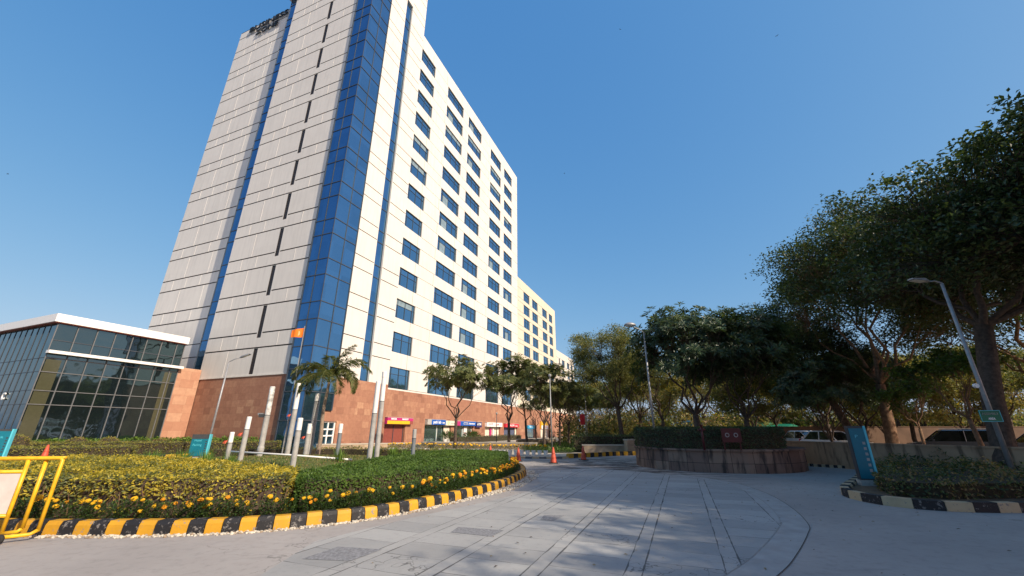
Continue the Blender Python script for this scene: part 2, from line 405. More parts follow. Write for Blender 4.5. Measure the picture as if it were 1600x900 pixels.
TENS = {2:('twentieth','twenty'),3:('thirtieth','thirty'),4:('fortieth','forty'),5:('fiftieth','fifty'),6:('sixtieth','sixty'),7:('seventieth','seventy')}
def nth(i):
    i += 1
    if i < 20: return ORD[i-1]
    t, o = divmod(i, 10)
    return TENS[t][0] if o == 0 else TENS[t][1] + '-' + ORD[o-1]

def text_mb(txt, size, depth, mat, name, parent, mx, align='CENTER', bold=0.0, width=None):
    cu = bpy.data.curves.new('t', 'FONT'); cu.body = txt; cu.size = size; cu.extrude = depth; cu.align_x = align; cu.align_y = 'CENTER'
    cu.offset = bold; cu.space_character = 1.0
    o = bpy.data.objects.new('t', cu); col.objects.link(o)
    bpy.context.view_layer.update()
    me = bpy.data.meshes.new_from_object(o.evaluated_get(bpy.context.evaluated_depsgraph_get()))
    bpy.data.objects.remove(o)
    if width:
        xs = [v.co.x for v in me.vertices]; w = max(xs) - min(xs)
        me.transform(Matrix.Scale(width / w, 4, Vector((1,0,0))))
    me.transform(mx); me.name = name; me.materials.clear(); me.materials.append(mat)
    ob = bpy.data.objects.new(name, me); col.objects.link(ob)
    if parent: ob.parent = parent
    return ob

def holed(mb, u0, u1, z0, z1, holes, P, mat):
    """wall sheet with rectangular recesses. P(u, depth, z)->point. hole=(u0,u1,z0,z1,depth,backmat|None,revealmat)"""
    us = sorted({u0, u1, *[min(max(h[i], u0), u1) for h in holes for i in (0, 1)]})
    zs = sorted({z0, z1, *[min(max(h[i], z0), z1) for h in holes for i in (2, 3)]})
    for j in range(len(zs) - 1):
        zc = (zs[j] + zs[j+1]) / 2; run = None
        hs = [h for h in holes if h[2] < zc < h[3]]
        for i in range(len(us) - 1):
            uc = (us[i] + us[i+1]) / 2
            inside = any(h[0] < uc < h[1] for h in hs)
            if not inside and run is None: run = us[i]
            if (inside or i == len(us) - 2) and run is not None:
                e = us[i] if inside else us[i+1]
                mb.face([P(run,0,zs[j]), P(e,0,zs[j]), P(e,0,zs[j+1]), P(run,0,zs[j+1])], mat); run = None
    for h in holes:
        a, b, c, d, dep, bm, rm = h
        for q in ([(a,0,c),(a,dep,c),(a,dep,d),(a,0,d)], [(b,0,c),(b,0,d),(b,dep,d),(b,dep,c)],
                  [(a,0,c),(b,0,c),(b,dep,c),(a,dep,c)], [(a,0,d),(a,dep,d),(b,dep,d),(b,0,d)]):
            mb.face([P(*w) for w in q], rm)
        if bm: mb.face([P(a,dep,c), P(b,dep,c), P(b,dep,d), P(a,dep,d)], bm)

# ------------------------------------------------------------------ the tall office tower
EX, EY = -18.187, 36.0
AZ = R(22); ROT = R(68)
ca, sa = (sin(AZ), cos(AZ)), (-cos(AZ), sin(AZ))
def W(s, t, z=0): return Vector((EX + ca[0]*s + sa[0]*t, EY + ca[1]*s + sa[1]*t, z))

tower = thing('office_tower', 'tall white clad office tower with a blue glass corner and BUSINESS ZONE roof letters', 'office tower', (EX, EY, 0), ROT)
FR = lambda u, d, z: (d, u, z)            # front facade: plane x=0, runs along y
RI = lambda u, d, z: (u, d, z)            # right facade: plane y=0, runs along x
HT = 73.5
groove = lambda u0, u1, z, h=0.09, dep=0.07: (u0, u1, z - h/2, z + h/2, dep, M['groove'], M['groove'])
ZL = [9.3 + 4.45*k for k in range(15)]; ZU = [10.8 + 4.45*k for k in range(15)]

mb = MB()
# front facade (stair core), stone plinth below 6.6
slots = [(7.32, 7.86, 6.72, 9.22)] + [(7.32, 7.86, 10.3 + 4.45*k, 13.66 + 4.45*k) for k in range(14)]
holes = []
for z in ZL + ZU:
    sl = [s for s in slots if s[2] < z + 0.05 and s[3] > z - 0.05]
    if sl and z in ZU: holes += [groove(2.5, 7.2, z, .13), groove(7.86+.12, 15.3, z, .13)]
    else: holes.append(groove(2.5, 15.3, z, .13))
for s in slots: holes.append((*s, 0.10, None, M['slotdark']))
holed(mb, 2.45, 15.35, 6.6, HT, holes, FR, M['panel'])
# right facade of the core with the recessed blue strip
holes = []
for z in ZL + ZU:
    holes += [groove(3.15, 6.3, z), groove(7.82, 10.9, z)]
holes.append((6.38, 7.76, 6.5, 63.3, 0.28, None, M['panel']))
holed(mb, 3.1, 10.95, 6.5, HT, holes, RI, M['panel'])
# returns and roof of the core
mb.face([(0, 15.35, 6.6), (14, 15.35, 6.6), (14, 15.35, HT), (0, 15.35, HT)], M['panel'])
mb.face([(10.95, 0, 6.5), (10.95, 9, 6.5), (10.95, 9, HT), (10.95, 0, HT)], M['panel'])
mb.face([(10.95, 9, 60), (14, 9, 60), (14, 9, HT), (10.95, 9, HT)], M['panel'])
mb.face([(14, 9, 60), (14, 15.35, 60), (14, 15.35, HT), (14, 9, HT)], M['panel'])
mb.box((0.02, 0.02, HT - 0.3), (10.93, 9.0, HT - .01), M['roofgrey']); mb.box((0.02, 9.01, HT - 0.3), (13.9, 15.3, HT - .01), M['roofgrey'])
# left wing, set back 1.2 m behind the stair core
WX = 1.2
def wp(u, d, z): return (WX + d, u, z)
wg = []
for k in range(12):
    wg += [groove(17.15, 29.75, 13.75 + 4.45*k, 0.14), groove(17.15, 29.75, 15.22 + 4.45*k, 0.14)]
wg += [groove(17.15, 29.75, 9.3, 0.1), groove(17.15, 29.75, 10.8, 0.1)]
holed(mb, 17.1, 29.75, 0, 64.2, wg, wp, M['panel'])
mb.face([(WX, 29.75, 0), (WX + 16, 29.75, 0), (WX + 16, 29.75, 64.2), (WX, 29.75, 64.2)], M['panel'])
mb.box((.36, 17.1, 0), (WX + .3, 17.16, 64.2), M['panel'])
mb.box((WX + 0.05, 17.15, 63.6), (WX + 15.9, 29.7, 63.9), M['roofgrey'])
mb.box((-0.25, 14.9, 64.3), (3.0, 17.6, 64.75), M['roofgrey'])
mb.box((0.3, 15.4, 64.75), (2.9, 17.2, 66.2), M['frame'])
# long window wing, 52 m
WOFF = 0.12
def rw(u, d, z): return (u, WOFF + d, z)
cols_ = [(11.05, 15.0), (19.05, 24.7), (26.75, 32.3), (36.75, 42.2), (44.05, 48.7)]
holes = []
for r in range(13):
    zh = 8.62 + 4.163 * r; zs_ = zh - 2.42
    for (a_, b_) in cols_:
        if r == 0: zs0 = 6.12
        holes.append((a_, b_, zs_, zh, 0.20, None, M['panel']))
    edges = [(15.0, 19.05), (24.7, 26.75), (32.3, 36.75), (42.2, 44.05), (48.7, 52.05)]
    for (a_, b_) in edges:
        holes.append(groove(a_ + .02, b_ - .02, zh - .03, 0.05, 0.04))
        holes.append(groove(a_ + .02, b_ - .02, zs_ + .03, 0.05, 0.04))
holed(mb, 10.95, 52.1, 6.0, 61.3, holes, rw, M['panel'])
mb.face([(52.1, WOFF, 0), (52.1, 17, 0), (52.1, 17, 61.3), (52.1, WOFF, 61.3)], M['panel'])
mb.face([(10.95, WOFF, 61.3), (52.1, WOFF, 61.3), (52.1, 0.5, 61.3), (10.95, 0.5, 61.3)], M['panel'])
mb.face([(10.95, 0.5, 60.2), (10.95, 0.5, 61.3), (52.1, 0.5, 61.3), (52.1, 0.5, 60.2)], M['panel'])
mb.face([(10.95, 0.5, 60.2), (52.1, 0.5, 60.2), (52.1, 17, 60.2), (10.95, 17, 60.2)], M['roofgrey'])
mb.face([(2, 17, 0), (52.1, 17, 0), (52.1, 17, 61.3), (2, 17, 61.3)], M['panel'])
cladmb = mb
# dark backing inside window openings so they are never see-through
bk = MB(); bk.box((0.6, 0.75, 0), (51.9, 16.8, 60.1), M['slotdark']); bk.box((0.6, 2.6, 60.15), (10.8, 15.2, 73), M['slotdark']); bk.box((WX + 1.45, 15.4, 0), (16, 29.6, 63.5), M['slotdark'])
bk.build('interior_core', tower)
# raised pale joints on the front panels
mb = cladmb
rows_t = [(6.62, 9.2)] + [(ZU[k] + .07, ZL[k+1] - .07) for k in range(14)]
rows_s = [(ZL[k] + .07, ZU[k] - .07) for k in range(15)]
for z0, z1 in rows_t: mb.box((-0.018, 11.63, z0), (0.03, 11.67, z1), M['batten'])
for z0, z1 in rows_s:
    for t in (10.6, 13.0, 4.85): mb.box((-0.018, t, z0), (0.03, t + .04, z1), M['batten'])
for k in range(12):
    z0 = 15.22 + 4.45*k + .07; z1 = z0 + 2.85
    for t in (20.95, 25.45): mb.box((WX - .018, t, z0), (WX + .03, t + .04, min(z1, 64.1)), M['batten'])
    z0 = 13.75 + 4.45*k + .07; z1 = z0 + 1.33
    for t in (22.0, 24.75, 27.4): mb.box((WX - .018, t, z0), (WX + .03, t + .04, min(z1, 64.1)), M['batten'])
for r in range(14):
    z0 = 8.66 + 4.163*(r-0) ; z1 = z0 + 1.66
    if r == 13: continue
    for s in (14.2, 18.6, 23.9, 28.8, 31.6, 35.9, 41.2, 46.3): mb.box((s, WOFF - .006, z0), (s + .035, WOFF + .02, min(z1, 61.2)), M['groove'])
mb.build('facade_cladding', tower)
# slot windows
for s in slots:
    q = MB(); q.box((0.07, s[0], s[2]), (0.16, s[1], s[3]), M['slotdark'])
    nb_ = int((s[3]-s[2]) / .3)
    for i in range(nb_): q.box((0.04, s[0], s[2] + i*.3), (0.07, s[1], s[2] + i*.3 + .05), M['slotdark'])
    q.build('slot_window', tower)
# blue strip windows
def strip(name, P, u0, u1, z0, z1, lines, vert=(), mat=M['blueglass'], dep=0.26, fr=M['frame'], proud=0.05):
    q = MB(); q.face([P(u0, dep, z0), P(u1, dep, z0), P(u1, dep, z1), P(u0, dep, z1)], mat)
    o = q.build(name, tower)
    f = MB()
    def bar(a, b, c, d):
        pts = [P(a, dep - proud, c), P(b, dep - proud, c), P(b, dep - proud, d), P(a, dep - proud, d)]
        f.face(pts, fr)
        for i in range(4):
            p, r_ = pts[i], pts[(i+1) % 4]
            uz = [(a, c), (b, c), (b, d), (a, d)]
            (ua, za), (ub, zb) = uz[i], uz[(i+1) % 4]
            f.face([p, r_, P(ub, dep, zb), P(ua, dep, za)], fr)
    for z in lines:
        if z0 < z < z1: bar(u0, u1, z - .045, z + .045)
    for u in vert: bar(u - .04, u + .04, z0, z1)
    bar(u0, u0 + .06, z0, z1); bar(u1 - .06, u1, z0, z1)
    f.build('mullion', o)
    return o
strip('glass_strip', RI, 6.38, 7.76, 6.5, 63.3, ZL + ZU)
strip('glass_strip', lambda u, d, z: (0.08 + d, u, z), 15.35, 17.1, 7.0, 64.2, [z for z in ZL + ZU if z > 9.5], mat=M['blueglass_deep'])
qq = MB(); qq.box((0.34, 15.36, 0), (0.6, 17.09, 7.0), M['slotdark']); qq.build('service_door', tower)
# corner glass bay, stands 0.2 m proud
gz = sorted([11.5 + 4.45*k for k in range(14)] + [13.2 + 4.45*k for k in range(14)] + [8.95, 6.9, 4.9, 2.45])
BP = 0.18
b = MB()
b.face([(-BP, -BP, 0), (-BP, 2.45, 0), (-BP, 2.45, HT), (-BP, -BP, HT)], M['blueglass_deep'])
b.face([(-BP, 2.45, 0), (0.3, 2.45, 0), (0.3, 2.45, HT), (-BP, 2.45, HT)], M['frame'])
gb = b.build('corner_glazing', tower)
b = MB()
b.face([(-BP, -BP, 3.35), (3.08, -BP, 3.35), (3.08, -BP, HT), (-BP, -BP, HT)], M['blueglass'])
b.face([(-BP, -BP, 0), (2.2, -BP, 0), (2.2, -BP, 3.35), (-BP, -BP, 3.35)], M['blueglass'])
b.face([(3.08, -BP, 3.35), (3.08, 0.3, 3.35), (3.08, 0.3, HT), (3.08, -BP, HT)], M['frame'])
gb2 = b.build('corner_glazing', tower)
f = MB()
for z in gz:
    f.box((-BP - .05, -BP, z - .04), (-BP - .002, 2.45, z + .04), M['frame'])
f.box((-BP - .05, 1.13, 0), (-BP - .003, 1.2, HT), M['frame']); f.box((-BP - .06, 2.37, 0), (-BP - .003, 2.47, HT), M['frame'])
f.box((-BP - .06, -BP - .06, 0), (-BP + .0, -BP - .001, HT), M['frame'])
f.build('mullion', gb)
f = MB()
for z in gz:
    f.box((-BP + .01, -BP - .05, z - .04), (3.08 if z > 3.4 else 2.2, -BP - .002, z + .04), M['frame'])
f.box((1.45, -BP - .05, 0), (1.52, -BP - .003, HT), M['frame']); f.box((3.02, -BP - .06, 3.35), (3.12, -BP - .003, HT), M['frame'])
f.box((2.14, -BP - .06, 0), (2.24, -BP - .003, 3.35), M['frame'])
f.build('mullion', gb2)
# stone plinth
mb = MB()
mb.face([FR(2.45, 0.02, 0), FR(15.35, 0.02, 0), FR(15.35, 0.02, 6.6), FR(2.45, 0.02, 6.6)], M['stone'])
mb.box((-0.06, 2.45, 6.52), (0.02, 15.35, 6.64), M['panel'])
PZ = -0.03
holes = [(2.42, 4.06, 0, 2.42, 0.25, None, M['stone'])]
holed(mb, 2.24, 10.95, 0, 6.5, holes, lambda u, d, z: (u, PZ + d, z), M['stone'])
mb.face([(2.24, PZ, 6.5), (10.95, PZ, 6.5), (10.95, .2, 6.5), (2.24, .2, 6.5)], M['stone'])
mb.face([(10.95, PZ, 0), (10.95, 0.09, 0), (10.95, 0.09, 6.5), (10.95, PZ, 6.5)], M['stone'])
SHOPS = [(11.15, 14.95, 2.2), (19.0, 25.6, 2.25), (26.5, 32.4, 2.25), (36.8, 43.0, 2.2), (44.8, 51.4, 2.15)]
holes = [(a_, b_, 0, z_, 0.45, None, M['stone']) for a_, b_, z_ in SHOPS]
holed(mb, 10.95, 52.1, 0, 6.03, holes, lambda u, d, z: (u, 0.09 + d, z), M['stone'])
mb.face([(10.95, .09, 6.03), (52.1, .09, 6.03), (52.1, .3, 6.03), (10.95, .3, 6.03)], M['stone'])
mb.build('stone_plinth', tower)
# ordinary windows, one per opening
def window_mesh(w, h, panes, mat, variant):
    q = MB(); q.face([(0, 0, 0), (w, 0, 0), (w, 0, h), (0, 0, h)], mat)
    if variant == 1:
        x0 = panes[1]; x1 = panes[2]
        q.face([(x0 + .04, -.006, 0.03), (x1 - .04, -.006, 0.03), (x1 - .04, -.006, h*.66), (x0 + .04, -.006, h*.66)], M['winblind'])
    if variant == 2:
        q.face([(panes[0] + .02, -.006, h*.69), (panes[-2], -.006, h*.69), (panes[-2], -.006, h - .04), (panes[0] + .02, -.006, h - .04)], M['winblind'])
    f = MB(); t = .05
    xs = sorted(set([t/2] + list(panes[1:-1]) + [w - t/2]))
    for x in xs: f.box((x - t/2, -.06, 0), (x + t/2, -.002, h), M['frame'])
    for z in (t/2, h * .675, h - t/2): f.box((t, -.055, z - t/2), (w - t, -.003, z + t/2), M['frame'])
    return q, f
protos = {}
wrnd = random.Random(3)
for r in range(13):
    zh = 8.62 + 4.163 * r; zs_ = zh - 2.42
    for ci, (a_, b_) in enumerate(cols_):
        w = b_ - a_
        if ci == 0: pn = [0, w*.13, w*.5, w*.87, w]
        elif ci == 4: pn = [0, w*.3, w*.65, w]
        else: pn = [0, w*.13, w*.42, w*.72, w*.93, w]
        var = wrnd.choices([0, 1, 2], [0.74, 0.14, 0.12])[0]
        if (r, ci) in ((8, 0),): var = 2
        if (r, ci) in ((6, 1),): var = 1
        key = (ci, var)
        if key not in protos:
            q, f = window_mesh(w, 2.42, pn, M['winglass'], var)
            o = q.build('window', tower); g = f.build('frame', o); protos[key] = (o, g)
            o.location = (a_, WOFF + .19, zs_)
        else:
            o0, g0 = protos[key]
            o = o0.copy(); col.objects.link(o); o.parent = tower; g = g0.copy(); col.objects.link(g); g.parent = o
            o.location = (a_, WOFF + .19, zs_)
# open sashes
for (ci, r, off) in ((0, 11, 3.3), (1, 9, 5.2), (1, 6, 5.3)):
    a_ = cols_[ci][0]; zh = 8.62 + 4.163*r
    q = MB(); mxx = Matrix.Translation((a_ + off, WOFF + .12, zh - 2.3)) @ Matrix.Rotation(R(-35), 4, 'X')
    q.box((0, -.02, 0), (.55, .02, 1.3), M['frame'], mxx); q.build('open_sash', tower)
# entrance door
d = MB(); y0 = PZ + .2
for (x0, x1) in ((2.42, 2.54), (3.18, 3.30), (3.94, 4.06)): d.box((x0, y0 - .05, 0), (x1, y0 + .03, 2.42), M['whitepaint'])
for z in (0, 1.1, 1.66, 2.3): d.box((2.54, y0 - .04, z), (3.94, y0 + .02, z + .12), M['whitepaint'])
d.face([(2.5, y0 + .015, 0), (4, y0 + .015, 0), (4, y0 + .015, 2.4), (2.5, y0 + .015, 2.4)], M['winglass'])
d.build('entrance_door', tower)
# roof letters  (front of the wing, reading left to right = y decreasing)
def front_mx(t, z, x): return Matrix(((0, 0, -1, x), (-1, 0, 0, t), (0, 1, 0, z), (0, 0, 0, 1)))
text_mb('BUSINESS', 1.42, 0.07, M['black'], 'sign_letters', tower, front_mx(22.9, 63.35, WX - .22), bold=0.02, width=8.6)
text_mb('ZONE', 1.32, 0.07, M['black'], 'sign_letters', tower, front_mx(22.8, 61.85, WX - .22), bold=0.02, width=4.9)
# small canopy boxes

# ------------------------------------------------------------------ the two lower office blocks
def block(name, label, s0, s1, top, mat, cols2, head, pitch, h, nrow, depth=16, base=6.0):
    t = thing(name, label, 'office block', tuple(W(s0, 0)), ROT)
    mb = MB(); holes = []
    for r in range(nrow):
        zh = head - pitch*r
        if zh - h < base + .1: break
        for a_, b_ in cols2: holes.append((a_ - s0, b_ - s0, zh - h, zh, .18, None, mat))
        prev = 0
        for a_, b_ in cols2:
            holes.append(groove(prev + .05, a_ - s0 - .03, zh, .06, .04)); holes.append(groove(prev + .05, a_ - s0 - .03, zh - h, .06, .04)); prev = b_ - s0
    P = lambda u, d, z: (u, .14 + d, z)
    L = s1 - s0 - .03
    holed(mb, 0.02, L, base, top, holes, P, mat)
    mb.face([(L, .14, 0), (L, depth, 0), (L, depth, top), (L, .14, top)], mat)
    mb.face([(0.02, .14, 0), (0.02, depth, 0), (0.02, depth, top), (0.02, .14, top)], mat)
    mb.face([(0.02, .14, top), (L, .14, top), (L, depth, top), (0.02, depth, top)], M['roofgrey'])
    mb.box((0.3, .8, 0), (L - .3, depth - .3, top - .2), M['slotdark'])
    mb.build('facade_cladding', t)
    q = MB(); q.face([(0.02, .10, 0), (L, .10, 0), (L, .10, base), (0.02, .10, base)], M['stone']); q.face([(0.02, .10, base), (L, .10, base), (L, .4, base), (0.02, .4, base)], M['stone']); q.build('stone_plinth', t)
    pr = {}
    for r in range(nrow):
        zh = head - pitch*r
        if zh - h < base + .1: break
        for ci, (a_, b_) in enumerate(cols2):
            if ci not in pr:
                w = b_ - a_; q, f = window_mesh(w, h, [0, w*.35, w*.7, w], M['winglass'], 0)
                o = q.build('window', t); g = f.build('frame', o); pr[ci] = (o, g)
            else:
                o = pr[ci][0].copy(); col.objects.link(o); o.parent = t; g = pr[ci][1].copy(); col.objects.link(g); g.parent = o
            o.location = (a_ - s0, .30, zh - h)
    return t
mid_block = block('office_block', 'cream office block of middle height between the tall tower and the lowest block', 52.15, 82.5, 34.7, M['cream'],
      [(56.1, 60.2), (62.2, 66.5), (70.3, 74.4), (76.3, 79.6)], 32.35, 3.2, 2.25, 9)
block('office_block', 'lowest white office block at the far end of the office row', 82.55, 103.0, 23.3, M['offwhite'],
      [(85.0, 86.2), (88.4, 91.5), (94.2, 97.2), (99.0, 101.6)], 21.3, 3.0, 1.9, 6)

# ------------------------------------------------------------------ shops in the plinth
def shop(label, s0, s1, ztop, front, extras=(), sign=None, signz=(2.3, 2.95), canopy=0.45):
    L = s1 - s0
    q = MB(); q.box((0.02, .40, 0.02), (L - .02, .52, ztop - .01), front)
    if front in (M['shutter'], M['shutterblue']):
        for i in range(int(ztop / .12)): q.box((.04, .37, .04 + i*.12), (L - .04, .40, .10 + i*.12), front)
    q2 = q.build('roller_shutter' if front in (M['shutter'], M['shutterblue']) else 'shop_window', tower, loc=(s0, 0, 0)); q2['label'] = label
    for x in [0.02, L*.5, L - .1]:
        q = MB(); q.box((x, .33, 0.02), (x + .08, .395, ztop - .02), M['whitepaint'] if front is not M['shutter'] else M['frame']); q.build('door_post', q2)
    for (nm, a_, b_, z0, z1, mat) in extras:
        q = MB(); q.box((a_, .22, z0), (b_, .30, z1), mat); q.build(nm, q2)
def signboard(name, label, s, w, z0, z1, segs, texts, thick=0.3):
    """signboard things hang on the plinth above the shops"""
    t = thing(name, label, 'shop sign', tuple(W(s, 0, z0)), ROT)
    h = z1 - z0
    q = MB(); q.box((0, -thick, 0), (w, .085, h), segs[0][4]); q.box((-.03, -thick - .01, h), (w + .03, .085, h + .04), M['conc'])
    q.build('sign_box', t)
    for (a_, b_, c_, d_, mat) in segs:
        q = MB(); q.box((a_, -thick - .02, c_*h + .005), (b_, -thick - .001, d_*h - .005), mat); q.build('sign_panel', t)
    for (txt, x, zz, size, wd, mat) in texts:
        mx = Matrix.Translation((x, -thick - .024, zz*h)) @ Matrix.Rotation(R(90), 4, 'X')
        text_mb(txt, size, .004, mat, 'sign_lettering', t, mx, width=wd, bold=.01)
    return t
shop('closed maroon roller shutter shop nearest the glass corner of the tower', 11.15, 14.95, 2.2, M['shutter'])
signboard('shop_sign', 'magenta and yellow shop sign above the maroon roller shutter', 11.1, 4.75, 2.3, 2.99,
          [(0, 4.75, .52, 1, M['magenta']), (0, 4.1, 0, .52, M['signyellow']), (4.1, 4.75, 0, .5, M['shutter'])],
          [('MAHA', 1.1, .77, .26, 1.0, M['whitelet']), ('MARKET', 3.2, .77, .24, 1.2, M['whitelet'])])
shop('glazed shop with a potted palm under the blue and white sign', 19.0, 25.6, 2.25, M['shopglass'],
     [('door_leaf', 4.9, 6.4, 0.02, 2.1, M['shoppale']), ('red_sticker', 5.6, 6.1, .95, 1.35, M['signred'])])
signboard('shop_sign', 'blue and white pathology shop sign left of the bank sign', 19.0, 4.45, 2.32, 2.95,
          [(0, .95, 0, 1, M['conc']), (.95, 4.45, 0, 1, M['signblue'])],
          [('path lab', 2.3, .5, .5, 1.9, M['whitelet']), ('Labs', 3.9, .42, .25, .6, M['whitelet'])])
signboard('shop_sign', 'cream shop sign with a yellow round mark, between two blue signs', 23.5, 2.85, 2.26, 2.86,
          [(0, 2.85, 0, 1, M['signcream'])], [('O', .7, .5, .55, .45, M['signyellow']), ('foods', 1.9, .45, .3, .9, M['conc'])])
shop('bank branch glass front with red stickers under the blue sign', 26.5, 32.4, 2.25, M['shopglass'],
     [('door_leaf', 3.2, 4.2, 0.02, 2.1, M['whitepaint']), ('red_sticker', 3.25, 3.9, .9, 1.35, M['signred']), ('red_sticker', 5.1, 5.6, .9, 1.35, M['signred'])])
signboard('shop_sign', 'blue bank sign with a red left end behind the tree trunk', 26.4, 6.2, 2.26, 2.88,
          [(0, 1.2, 0, 1, M['magenta']), (1.2, 6.2, 0, 1, M['signblue']), (2.2, 3.6, .25, .8, M['whitelet'])],
          [('BANK', 2.9, .5, .32, 1.1, M['signblue']), ('Banking', 4.9, .5, .3, 1.9, M['whitelet'])])
signboard('atm_sign', 'small navy ATM sign at the right end of the bank sign', 32.85, 1.85, 2.05, 2.85,
          [(0, 1.85, 0, 1, M['signnavy'])], [('ATM', .92, .56, .5, 1.4, M['whitelet'])])
shop('open shop with pale goods under the white sign with red mark', 36.8, 43.0, 2.2, M['shoppale'],
     [('display_rack', 2.2, 2.9, 0.02, 1.9, M['magenta']), ('display_rack', 3.4, 3.8, 0.02, 1.9, M['whitepaint'])])
signboard('shop_sign', 'white shop sign with a red block, right of the ATM sign', 36.7, 6.4, 2.2, 2.85,
          [(0, 6.4, 0, 1, M['whitelet']), (.5, 2.4, .3, .9, M['signred'])], [('CAFE', 4.0, .5, .4, 1.9, M['signred'])])
shop('shop closed by a slate blue shutter under the red sign', 44.8, 51.4, 2.15, M['shutterblue'], [('side_panel', 5.8, 6.5, 0.02, 2.1, M['shoppale'])])
signboard('shop_sign', 'red shop sign with white letters above the slate blue shutter', 44.7, 6.8, 2.15, 2.8,
          [(0, 6.8, 0, 1, M['signred'])], [('SALON', 3.0, .5, .45, 2.6, M['whitelet']), ('unisex', 5.4, .4, .3, 1.2, M['whitelet'])])
signboard('shop_sign', 'cyan shop sign on the plinth of the cream office block', 57, 5.4, 1.95, 2.6, [(0, 3.4, 0, 1, M['signcyan']), (3.4, 5.4, 0, 1, M['teal'])], [('WATER', 1.7, .5, .35, 1.9, M['whitelet'])])
signboard('shop_sign', 'orange and white shop sign farthest along the office row', 66, 5.0, 1.9, 3.6, [(0, 5, .45, 1, M['signyellow']), (0, 5, 0, .45, M['whitelet'])], [('SNACKS', 2.5, .22, .5, 3.0, M['signred'])])
q = MB(); q.box((66 - 52.15, -.1, 0), (71 - 52.15, .09, 1.85), M['shoppale']); q.build('shop_window', mid_block)
q = MB(); q.box((57 - 52.15, -.1, 0), (60.6 - 52.15, .09, 1.9), M['shopglass']); q.build('shop_window', mid_block)

# ------------------------------------------------------------------ glass pavilion
# local frame: origin at the corner nearest the camera; x = towards the tower (a), y = along b
PO = W(-11.5, 15.05)
pav = thing('glass_pavilion', 'dark glass pavilion with a thick white canopy roof left of the tower', 'pavilion', (PO.x, PO.y, 0), ROT)
q = MB()
q.face([(0, 0, 0), (9.33, 0, 0), (9.33, 0, 9.75), (0, 0, 9.75)], M['pavglass'])
q.face([(0, 0, 0), (0, 22, 0), (0, 22, 9.75), (0, 0, 9.75)], M['pavglass'])
q.face([(9.33, 0, 7.5), (9.33, 8, 7.5), (9.33, 8, 9.75), (9.33, 0, 9.75)], M['pavglass'])
q.build('glazing', pav)
f = MB()
px_ = [0.0] + [11.5 - s for s in (10.25, 9.0, 7.75, 6.5, 5.4, 4.2, 2.9, 2.2)]
for x in px_: f.box((x - .03, -.07, 0), (x + .03, -.002, 9.7), M['mullion'])
for z in (3.5, 4.52, 5.93, 7.0, 8.4): f.box((0.03, -.06, z - .03), (9.3, -.003, z + .03), M['mullion'] if z < 8 else M['frame'])
y = .95
while y < 22: f.box((-.035, y - .02, 0), (-.002, y + .02, 9.7), M['frame']); y += .97
for z in (3.5, 4.52, 5.93, 7.0): f.box((-.03, .03, z - .02), (-.003, 22, z + .02), M['frame'])
f.build('mullion', pav)
c = MB()
c.box((-.35, -.35, 9.8), (9.4, 22, 10.45), M['whitepaint']); c.build('canopy_roof', pav)
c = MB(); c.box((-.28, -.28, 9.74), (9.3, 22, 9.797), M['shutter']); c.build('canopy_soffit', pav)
c = MB(); c.box((-.1, -.55, 7.32), (9.45, -.071, 7.55), M['whitepaint']); c.build('ledge', pav)
c = MB()
c = MB(); c.box((.12, -.0018, 0), (1.0, .2, 6.9), M['khaki']); c.build('column_panel', pav)
c = MB(); c.box((8.25, -.0018, 0), (8.85, .2, 6.9), M['khaki']); c.build('column_panel', pav)
text_mb('C', .75, .03, M['whitelet'], 'sign_letter', pav, Matrix(((0,0,-1,-.10),(-1,0,0,3.95),(0,1,0,4.13),(0,0,0,1))), bold=.02)
c = MB(); c.box((9.33, -.02, 0), (11.44, 6, 7.5), M['stone_light']); c.build('stone_wall', pav)
c = MB(); c.box((9.36, .3, 7.5), (11.4, 5, 7.55), M['roofgrey']); c.build('wall_coping', pav)

# ------------------------------------------------------------------ ground
g = MB(); N_ = 3000
g.face([(-N_, -N_, 0), (N_, -N_, 0), (N_, N_, 0), (-N_, N_, 0)], M['road'])
struct(g.build('road'))
def sheet(name, pts, z, mat, kind='structure'):
    q = MB(); tris = tessellate_polygon([[Vector((p[0], p[1], 0)) for p in pts]])
    q.add([(p[0], p[1], z) for p in pts], tris, mat)
    for i, f_ in enumerate(q.f):
        a_, b_, c_ = [Vector(q.v[k]) for k in f_]
        if (b_ - a_).cross(c_ - a_).z < 0: q.f[i] = f_[::-1]
    o = q.build(name); o['kind'] = kind; return o
def catmull(pts, n=8, closed=False):
    out = []; P_ = [Vector(p) for p in pts]; L = len(P_)
    for i in range(L if closed else L - 1):
        p0 = P_[(i-1) % L] if closed or i > 0 else P_[0]
        p1 = P_[i]; p2 = P_[(i+1) % L]; p3 = P_[(i+2) % L] if closed or i + 2 < L else P_[-1]
        for k in range(n):
            t_ = k / n
            out.append(0.5 * ((2*p1) + (-p0+p2)*t_ + (2*p0-5*p1+4*p2-p3)*t_*t_ + (-p0+3*p1-3*p2+p3)*t_**3))
    if not closed: out.append(P_[-1])
    return out
def offset(path, d):
    out = []
    for i, p in enumerate(path):
        a_ = path[max(i-1, 0)]; b_ = path[min(i+1, len(path)-1)]
        t_ = (b_ - a_).normalized(); out.append(Vector((p.x - t_.y*d, p.y + t_.x*d)))
    return out
arc_out = catmull([(6.6, 17.2), (7.25, 15.4), (7.35, 13.9), (6.95, 11.9), (6.24, 9.93), (5.5, 8.4), (5.0, 7.7), (4.06, 6.57), (3.23, 5.68), (1.6, 4.2), (0, 3.0)])
arc_in = offset(arc_out, -0.45)
pave = [(p.x, p.y) for p in arc_in] + [(-2.2, 2.8), (-3.0, 5.0), (-3.1, 7.2), (-2.0, 9.0), (-.6, 10.9), (.35, 12.4), (.95, 14.6), (.9, 16.9), (1.6, 19.0), (3.6, 19.8), (5.2, 18.6)]
